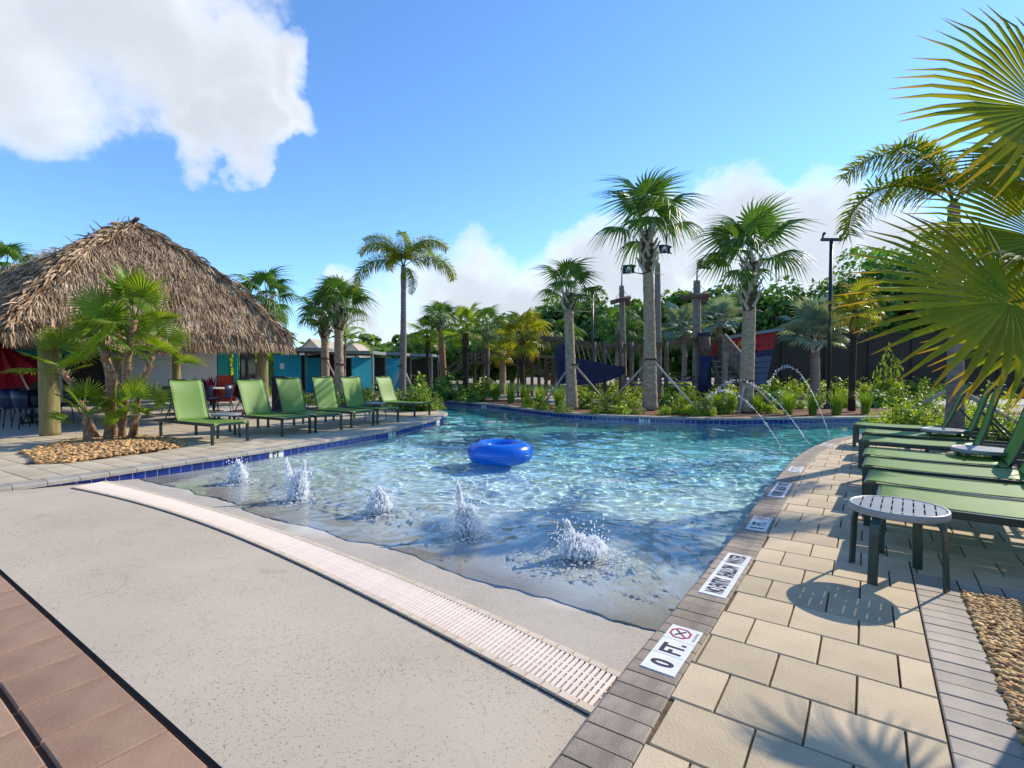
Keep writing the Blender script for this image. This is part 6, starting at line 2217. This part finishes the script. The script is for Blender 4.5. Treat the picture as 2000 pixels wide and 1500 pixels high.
# ================================================================== cabanas
def cabana(x0, x1, Y, ytop, walls, post, sign, label, depth=3.0):
    a, b = AT(x0, ytop, Y), AT(x1, ytop, Y)
    z = a.z
    c = Vector(((a.x + b.x) / 2, Y, 0))
    root = empty('cabana', c, 0, label, 'cabana', 'row of pool cabanas')
    w = b.x - a.x
    MB().box((0, depth / 2, z - .06), (w, depth, .05)).build('roof', M['roof_metal'], root)
    for yy in (0, depth):
        MB().box((0, yy, z - .09), (w + .08, .09, .18)).build('beam', M['post_metal'], root)
    for s in (-1, 1):
        MB().box((s * w / 2, depth / 2, z - .09), (.09, depth - .1, .175)).build('beam', M['post_metal'], root)
    for k in range(6):
        MB().box((0, depth * (k + .5) / 6, z - .13), (w - .1, .05, .07)).build('rafter', M['roof_metal'], root)
    for x in ((-w / 2, 0), (w / 2, 0), (-w / 2, depth), (w / 2, depth)):
        MB().box((x[0], x[1], (z - .18) / 2), (.10, .10, z - .18)).build('post', M['post_metal'], root)
    for (wa, wb) in walls:
        A, B = AT(wa, 720, Y), AT(wb, 720, Y)
        MB().box(((A.x + B.x) / 2 - c.x, .55, (z - .35) / 2), ((B.x - A.x) / .80, .12, z - .35), (0, 0, R(42))).build('wall_panel', M['turquoise'], root)
    MB().box((0, depth - .15, (z - .3) / 2), (w * .96, .06, z - .3)).build('back_curtain', M['wall_dark'], root)
    if sign:
        A = AT(sign, 720, Y)
        o = MB().box((A.x - c.x, -.07, 1.46), (.20, .02, .28)).build('sign_plate', M['marker_white'], root)
    return root
cabana(528, 629, 26, 679, [(531, 573)], 552, 552, 'turquoise cabana nearest the thatched hut with a white sign plate')
cabana(597, 668, 28.5, 686, [(599, 656)], 0, 0, 'turquoise cabana behind the left sabal trunk')
cabana(662, 727, 28, 685, [(684, 722)], 722, 0, 'turquoise cabana right of the sabal trunks')
cabana(727, 783, 31, 688, [(750, 781)], 748, 748, 'turquoise cabana left of the foxtail trunk with a white sign plate')
cabana(786, 843, 33.5, 691, [], 842, 0, 'open cabana frame right of the foxtail trunk')
def house(x0, x1, Y, ye, yr, label):
    a, b = AT(x0, ye, Y), AT(x1, ye, Y)
    z = a.z; zr = AT(0, yr, Y).z
    c = Vector(((a.x + b.x) / 2, Y, 0))
    root = empty('house', c, 0, label, 'house', 'houses beyond the cabanas')
    w = b.x - a.x
    D = 9
    MB().box((0, D / 2, z / 2), (w, D, z)).build('wall', M['stucco'], root)
    MB().add([(-w / 2, 0, z), (w / 2, 0, z), (0, 0, zr), (-w / 2, .2, z), (w / 2, .2, z), (0, .2, zr)], [(0, 1, 2), (5, 4, 3), (0, 2, 5, 3), (2, 1, 4, 5)]).build('gable', M['stucco'], root)
    e = .4
    sl = (zr - z) / (w / 2)
    V = [(-w / 2 - e, -.4, z - sl * e), (0, -.4, zr + .02), (w / 2 + e, -.4, z - sl * e), (-w / 2 - e, D, z - sl * e), (0, D, zr + .02), (w / 2 + e, D, z - sl * e)]
    V2 = [(x, y, zz + .08) for x, y, zz in V]
    MB().add(V + V2, [(0, 1, 4, 3), (1, 2, 5, 4), (9, 10, 7, 6), (10, 11, 8, 7), (0, 6, 7, 1), (1, 7, 8, 2), (3, 4, 10, 9), (4, 5, 11, 10), (0, 3, 9, 6), (2, 8, 11, 5)]).build('roof', M['roof_shingle'], root)
    for s in (-.25, .25):
        f = MB().box((w * s, -.03, z * .55), (1.0, .05, 1.2)).build('window', M['glass_dark'], root)
        MB().box((w * s, -.06, z * .55 - .66), (1.2, .1, .1)).build('sill', M['white_wall'], f)
    return root
house(585, 628, 70, 684, 662, 'pale stucco house with a gable left of the sabal trunks')
house(668, 702, 72, 686, 668, 'pale stucco house with a gable right of the sabal trunks')
# parked white car
q = AT(805, 720, 44); q.z = 0
car = empty('parked_car', q, R(15), 'small white car parked beyond the open cabana', 'car')
V = [(-.95, -.75, .25), (.95, -.75, .25), (.95, -.75, .75), (.55, -.72, .82), (.30, -.66, 1.35), (-.75, -.66, 1.38), (-.95, -.72, .85)]
n = len(V)
MB().add(V + [(x, -y, z) for x, y, z in V], [tuple(range(n)), tuple(reversed(range(n, 2 * n)))] + [(i, n + i, n + (i + 1) % n, (i + 1) % n) for i in range(n)]).build('body', M['car_white'], car)
MB().box((-.2, -.70, 1.08), (.8, .03, .36)).build('window', M['glass_dark'], car)
for x in (-.6, .6):
    for y in (-.72, .72):
        MB().tube([(x, y - .08, .28), (x, y + .08, .28)], [.28, .28], 14).build('wheel', M['black'], car)

# ================================================================== pirate ship
SY = 22.5
s0 = AT(1290, 720, SY); s0.z = 0
ship = empty('pirate_ship', s0, 0, 'blue and wood pirate ship play structure behind the palms', 'play structure')
def sp(px, py, dy=0.0):
    return AT(px, py, SY) + Vector((0, dy, 0)) - s0
def sg(px, dy=0.0):
    v = AT(px, 720, SY) + Vector((0, dy, 0)) - s0
    v.z = 0
    return v
# masts
for x, ytop, r0, r1, xt in ((1222, 556, .15, .11, 1217), (1290, 512, .16, .12, 1288), (1366, 546, .19, .15, 1366)):
    a, b = sg(x, .3), sp(xt, ytop, .3)
    rings_trunk([a, a.lerp(b, .4), a.lerp(b, .75), b], [r0, r0 * .95, (r0 + r1) / 2, r1], x, .03).build('mast', M['wood_grey'], ship, True)
for (x, y0, y1) in ((1217, 558, 514), (1288, 514, 474), (1366, 548, 504)):
    MB().tube([sp(x, y0, .3), sp(x + 1, y1, .3)], [.035, .025], 6).build('flagpole', M['post_metal'], ship, True)
for (xa, ya, xb, yb, xm, ym) in ((1193, 591, 1232, 580, 1217, 562), (1332, 582, 1388, 573, 1366, 552)):
    MB().tube([sp(xa, ya, .05), sp(xb, yb, .05)], [.10, .09], 8).build('yard', M['wood'], ship, True)
    for xe, ye in ((xa + 6, ya), (xb - 4, yb)):
        MB().tube([sp(xe, ye, .05), sp(xm, ym, .2)], .012, 4).build('rope', M['rope'], ship)
for tri in ([(1219, 585), (1231, 583), (1230, 596), (1222, 596)], [(1368, 579), (1387, 575), (1384, 588), (1370, 594)], [(1333, 583), (1344, 583), (1334, 594)]):
    v = [sp(x, y, .02) for x, y in tri]
    w = [p + Vector((0, .03, 0)) for p in v]
    n = len(v)
    MB().add(v + w, [tuple(range(n)), tuple(reversed(range(n, 2 * n)))] + [(i, n + i, n + (i + 1) % n, (i + 1) % n) for i in range(n)]).build('torn_sail', M['sail'], ship)
# top rail beams
rail = [(1058, 659), (1100, 664), (1165, 673), (1222, 676), (1290, 672), (1362, 662), (1412, 661)]
for i in range(len(rail) - 1):
    for dy in (0, 1.6):
        MB().bar(sp(*rail[i], dy), sp(*rail[i + 1], dy), .12, .17).build('rail_beam', M['wood'], ship)
for x in (1232, 1212, 1300, 1375, 1405, 1160, 1180):
    MB().tube([sg(x, -.1), sp(x, 668, -.1)], [.10, .09], 8).build('post', M['wood'], ship, True)
# straw fringe under the rail
rgf = np.random.default_rng(5)
fr = MB()
for k in range(420):
    f = rgf.uniform(0, 1) * (len(rail) - 1.01)
    i = int(f)
    x = rail[i][0] + (rail[i + 1][0] - rail[i][0]) * (f - i); y = rail[i][1] + (rail[i + 1][1] - rail[i][1]) * (f - i)
    a = sp(x, y + 4, rgf.uniform(-.05, .05))
    b = a + Vector((rgf.normal(0, .03), 0, -rgf.uniform(.12, .42)))
    w = Vector((.012, 0, 0))
    fr.add([a - w, a + w, b + w * .3, b - w * .3], [(0, 1, 2, 3)])
o = fr.build('straw_fringe', M['straw'], ship); o['kind'] = 'stuff'
# rope net between rail and bow
for k in range(9):
    MB().tube([sp(1108 + k * 9, 668, -.02), sp(1112 + k * 10, 703 + k * 1.2, -.25)], .014, 4).build('rope', M['rope'], ship)
# bow hull: strakes
top = [(1098, 699), (1130, 701), (1160, 707), (1190, 714), (1217, 716)]
bot = [(1104, 752), (1130, 752), (1160, 749), (1190, 742), (1217, 730)]
NP = 6
for sgn, dep in ((-1, 0.0), (1, 1.7)):
    for k in range(NP):
        V, F = [], []
        m = len(top)
        for i in range(m):
            f0, f1 = k / NP + .003, (k + 1) / NP - .003
            bul = math.sin(math.pi * (i + .3) / (m + .2)) * .55
            for f in (f0, f1):
                x = top[i][0] + (bot[i][0] - top[i][0]) * f; y = top[i][1] + (bot[i][1] - top[i][1]) * f
                for th_ in (0, .05):
                    V.append(sp(x, y, (dep - bul * (1 - .5 * f) * (1 if sgn < 0 else -1)) * 1.0 - .2 + th_))
        for i in range(m - 1):
            b_ = i * 4
            F += [(b_, b_ + 4, b_ + 6, b_ + 2), (b_ + 1, b_ + 3, b_ + 7, b_ + 5), (b_, b_ + 1, b_ + 5, b_ + 4), (b_ + 2, b_ + 6, b_ + 7, b_ + 3)]
        F += [(0, 2, 3, 1), (4 * m - 4, 4 * m - 3, 4 * m - 1, 4 * m - 2)]
        MB().add(V, F).build('strake', M['ship_blue'], ship)
# prow
v = [sp(1086, 668), sp(1104, 672), sp(1112, 706), sp(1100, 752), sp(1092, 748), sp(1088, 700)]
w = [p + Vector((0, 1.2, 0)) for p in v]
MB().add(v + w, [tuple(range(6)), tuple(reversed(range(6, 12)))] + [(i, 6 + i, 6 + (i + 1) % 6, (i + 1) % 6) for i in range(6)]).build('prow', M['ship_blue'], ship)
MB().tube([sp(1104, 668, .3), sp(1056, 658, .2)], [.10, .06], 8).build('bowsprit', M['wood'], ship, True)
for k in range(3):
    MB().bar(sp(1222, 736 + k * 8, .2), sp(1360, 736 + k * 8, .2), .05, .06).build('deck_rail', M['ship_slate' if k else 'wood'], ship)
# blue capstan column by the stairs
MB().tube([sg(1372, -.3), sp(1372, 697, -.3)], [.28, .25], 16).build('column', M['ship_blue'], ship, True)
MB().tube([sp(1372, 697, -.3), sp(1371, 655, -.3)], [.24, .23], 16).build('column_top', M['wood'], ship, True)
MB().tube([sp(1371, 656, -.3), sp(1371, 651, -.3)], [.30, .30], 16).build('column_cap', M['ship_blue'], ship)
# stairs
for k in range(6):
    y = 706 + k * 10
    MB().box((sp(1402, y, -.25 - .22 * k)), (.85, .28, .05)).build('step', M['wood_grey'], ship)
for x in (1386, 1419):
    a, b = sp(x, 700, -.1), sp(x + (4 if x > 1400 else -2), 760, -1.5)
    MB().bar(a, b, .06, .26).build('stringer', M['wood'], ship)
MB().bar(sp(1411, 655, -.2), sp(1434, 708, -1.3), .09, .16).build('handrail', M['wood_grey'], ship)
for x, yt in ((1388, 690), (1437, 690)):
    MB().bar(sg(x, -1.5), sp(x, yt, -1.5), .17, .17).build('newel_post', M['wood_grey'], ship)
MB().box(((sg(1409, -.2) + sp(1409, 655, -.2)) / 2), (.16, .16, sp(1409, 655).z)).build('newel_post', M['wood_grey'], ship)
for k in range(7):
    x0, x1 = 1412 + k * 2.6, 1418 + k * 2.8
    MB().bar(sp(1413 + k * 3, 668 + k * 7, -.25 - k * .15), sp(1414 + k * 3, 745, -.25 - k * .15), .05, .10).build('baluster', M['wood_grey'], ship)
# stern
tl, tr_, bl, br = (1413, 664), (1522, 648), (1430, 752), (1500, 752)
lerp2 = lambda a, b, f: (a[0] + (b[0] - a[0]) * f, a[1] + (b[1] - a[1]) * f)
NB = 9
for k in range(NB):
    f0, f1 = k / NB, (k + 1) / NB - .012
    v = [sp(*lerp2(tl, bl, f0), .2), sp(*lerp2(tr_, br, f0), .2), sp(*lerp2(tr_, br, f1), .2), sp(*lerp2(tl, bl, f1), .2)]
    w = [p + Vector((0, 1.6, 0)) for p in v]
    m_ = 'ship_red' if k < 3 else ('ship_blue' if k in (3,) else 'ship_slate')
    MB().add(v + w, [(3, 2, 1, 0), (4, 5, 6, 7), (0, 1, 5, 4), (1, 2, 6, 5), (2, 3, 7, 6), (3, 0, 4, 7)]).build('stern_plank', M[m_], ship)
MB().bar(sp(1408, 661, .9), sp(1532, 642, .9), 1.9, .13).build('stern_cap', M['roof_metal'], ship)
o = link('lettering', text_mesh('LSKA', .40, M['gold'], extrude=.01), ship, sp(1434, 674, .17))
o.rotation_euler = (R(90), R(-6), 0)
MB().box(sp(1432, 688, .19), (.75, .02, .05), (0, R(8), 0)).build('trim', M['gold'], ship)
MB().box(sp(1446, 681 + 8, .18), (.28, .03, .14)).build('porthole_panel', M['teal'], ship)

# flags
def flag(px, py, label, wav):
    a = AT(px, py, SY) + Vector((.03, .3, 0))
    root = empty('pirate_flag', a, 0, label, 'flag', 'pirate flags on the masts')
    W, Hh, n = .62, .40, 14
    V, F = [], []
    for side in (0, 1):
        for i in range(n + 1):
            f = i / n
            wv = .05 * math.sin(f * 7 + wav) * f
            rag = .05 * math.sin(f * 23 + wav) * f
            xe = W * f
            for j in range(4):
                g = j / 3
                xx = xe * (1 - (.16 if j in (1, 2) and i > n - 3 else 0))
                V.append((xx, wv + .004 * side, -Hh * g * (1 - .12 * f) + .05 * math.sin(f * 3 + wav) * f + (rag * .4 if j in (0, 3) else 0)))
    m = (n + 1) * 4
    for i in range(n):
        for j in range(3):
            q_ = i * 4 + j
            F.append((q_, q_ + 4, q_ + 5, q_ + 1)); F.append((m + q_, m + q_ + 1, m + q_ + 5, m + q_ + 4))
    MB().add(V, F).build('cloth', M['flag'], root, True)
    mb = MB()
    yv = -.035
    cx, cz = .25, -.17
    mb.tube([(cx, yv - .005, cz + .03), (cx, yv + .005, cz + .03)], [.075, .075], 14)
    mb.box((cx, yv, cz - .055), (.075, .01, .06))
    for s in (-1, 1):
        mb.bar((cx - s * .13, yv, cz - .12), (cx + s * .13, yv, cz + .0), .010, .028)
    mb.build('skull_emblem', M['skull_white'], root)
flag(1218, 515, 'dark pirate flag on the left mast', .3)
flag(1289, 475, 'dark pirate flag on the tall middle mast', 1.5)
flag(1367, 505, 'dark pirate flag on the right mast, half behind fronds', 2.4)

# ================================================================== wooden play tower and bridge
TY = 26.0
t0 = AT(935, 720, TY); t0.z = 0
tow = empty('play_tower', t0, 0, 'weathered wooden play tower with stairs left of the middle windmill palm', 'play structure')
def tp_(px, py, dy=0.0):
    return AT(px, py, TY) + Vector((0, dy, 0)) - t0
def tg(px, dy=0.0):
    v = tp_(px, 720, dy); v.z = 0
    return v
for x, yt, dy in ((912, 690, 0), (922, 682, 1.5), (940, 684, 1.5), (950, 680, 0)):
    MB().bar(tg(x, dy), tp_(x, yt, dy), .16, .16).build('post', M['wood'], tow)
MB().box(tp_(931, 708, .75), (1.3, 1.8, .12)).build('platform', M['wood'], tow)
for k in range(6):
    MB().bar(tp_(914 + k * 7, 690), tp_(914 + k * 7, 706), .10, .03).build('slat', M['wood_grey'], tow)
for y in (689, 698):
    MB().bar(tp_(911, y), tp_(951, y), .06, .09).build('rail', M['wood'], tow)
for dy in (0, .9):
    MB().bar(tp_(872, 738, dy), tp_(912, 706, dy), .06, .2).build('stringer', M['wood'], tow)
    MB().bar(tp_(870, 722, dy), tp_(912, 690, dy), .06, .1).build('handrail', M['wood'], tow)
for k in range(6):
    MB().box(tp_(876 + k * 6.3, 735 - k * 5, .45), (.26, .9, .05)).build('step', M['wood'], tow)
br0 = AT(1050, 720, 25); br0.z = 0
brd = empty('rope_bridge', br0, 0, 'wooden bridge and ramp leading to the ship bow', 'play structure')
TYb = 25.0
def bp_(px, py, dy=0.0):
    return AT(px, py, TYb) + Vector((0, dy, 0)) - br0
def bg_(px, dy=0.0):
    v = bp_(px, 720, dy); v.z = 0
    return v
for dy in (0, 1.2):
    MB().bar(bp_(1006, 690, dy), bp_(1108, 700, dy), .08, .13).build('rail', M['wood_grey'], brd)
    MB().bar(bp_(1028, 706, dy), bp_(1084, 742, dy), .08, .2).build('stringer', M['wood'], brd)
    for k in range(6):
        MB().bar(bg_(1012 + k * 14, dy), bp_(1012 + k * 14, 692 + k * 1.5, dy), .10, .10).build('post', M['wood'], brd)
for k in range(9):
    MB().box(bp_(1032 + k * 6, 709 + k * 3.9, .6), (.24, 1.2, .05)).build('plank', M['wood_grey'], brd)
MB().bar(bp_(1000, 712, .6), bp_(1032, 708, .6), 1.3, .08).build('deck', M['wood'], brd)

# ================================================================== light poles and dark wall
def light_pole(px, Y, ytop, label, w, r=.065, arms=(-.33, .33)):
    b = AT(px, 720, Y); b.z = 0
    root = empty('light_pole', b, 0, label, 'light pole', 'black light poles')
    z = AT(px, ytop, Y).z
    MB().tube([(0, 0, 0), (0, 0, z)], [r, r * .85], 12).build('pole', M['pole_black'], root, True)
    MB().box((0, 0, z), (w, .09, .09)).build('cross_arm', M['pole_black'], root)
    for s in (-1, 1):
        MB().tube([(s * w * .42, 0, z + .04), (s * w * .42, -.0, z + .12), (s * (w * .42 + .06), -.18, z + .16)], [.03, .03, .05], 8).build('floodlight', M['pole_black'], root, True)
    MB().tube([(0, 0, 0), (0, 0, .15)], [r * 2, r * 1.7], 12).build('base', M['pole_black'], root)
    return root
light_pole(1619, 17.2, 468, 'tall black light pole with a cross arm before the bismarck palm', .68)
light_pole(1157, 28, 566, 'black light pole with a cross arm behind the short sabal palm', 1.0, .06)
wl = AT(1700, 720, 28.5); wl.z = 0
wall = empty('boundary_wall', wl, 0, 'dark brown boundary wall behind the bismarck palm', 'wall')
for k in range(9):
    MB().box((-6.2 + k * 2.4 + .02, 0, 1.62), (2.38, .2, 3.24)).build('panel', M['wall_dark'], wall)
    MB().box((-7.4 + k * 2.4, -.05, 1.66), (.12, .28, 3.32)).build('post', M['wall_dark'], wall)
MB().box((3.4, 0, 3.3), (21.8, .3, .1)).build('cap', M['wall_dark'], wall)
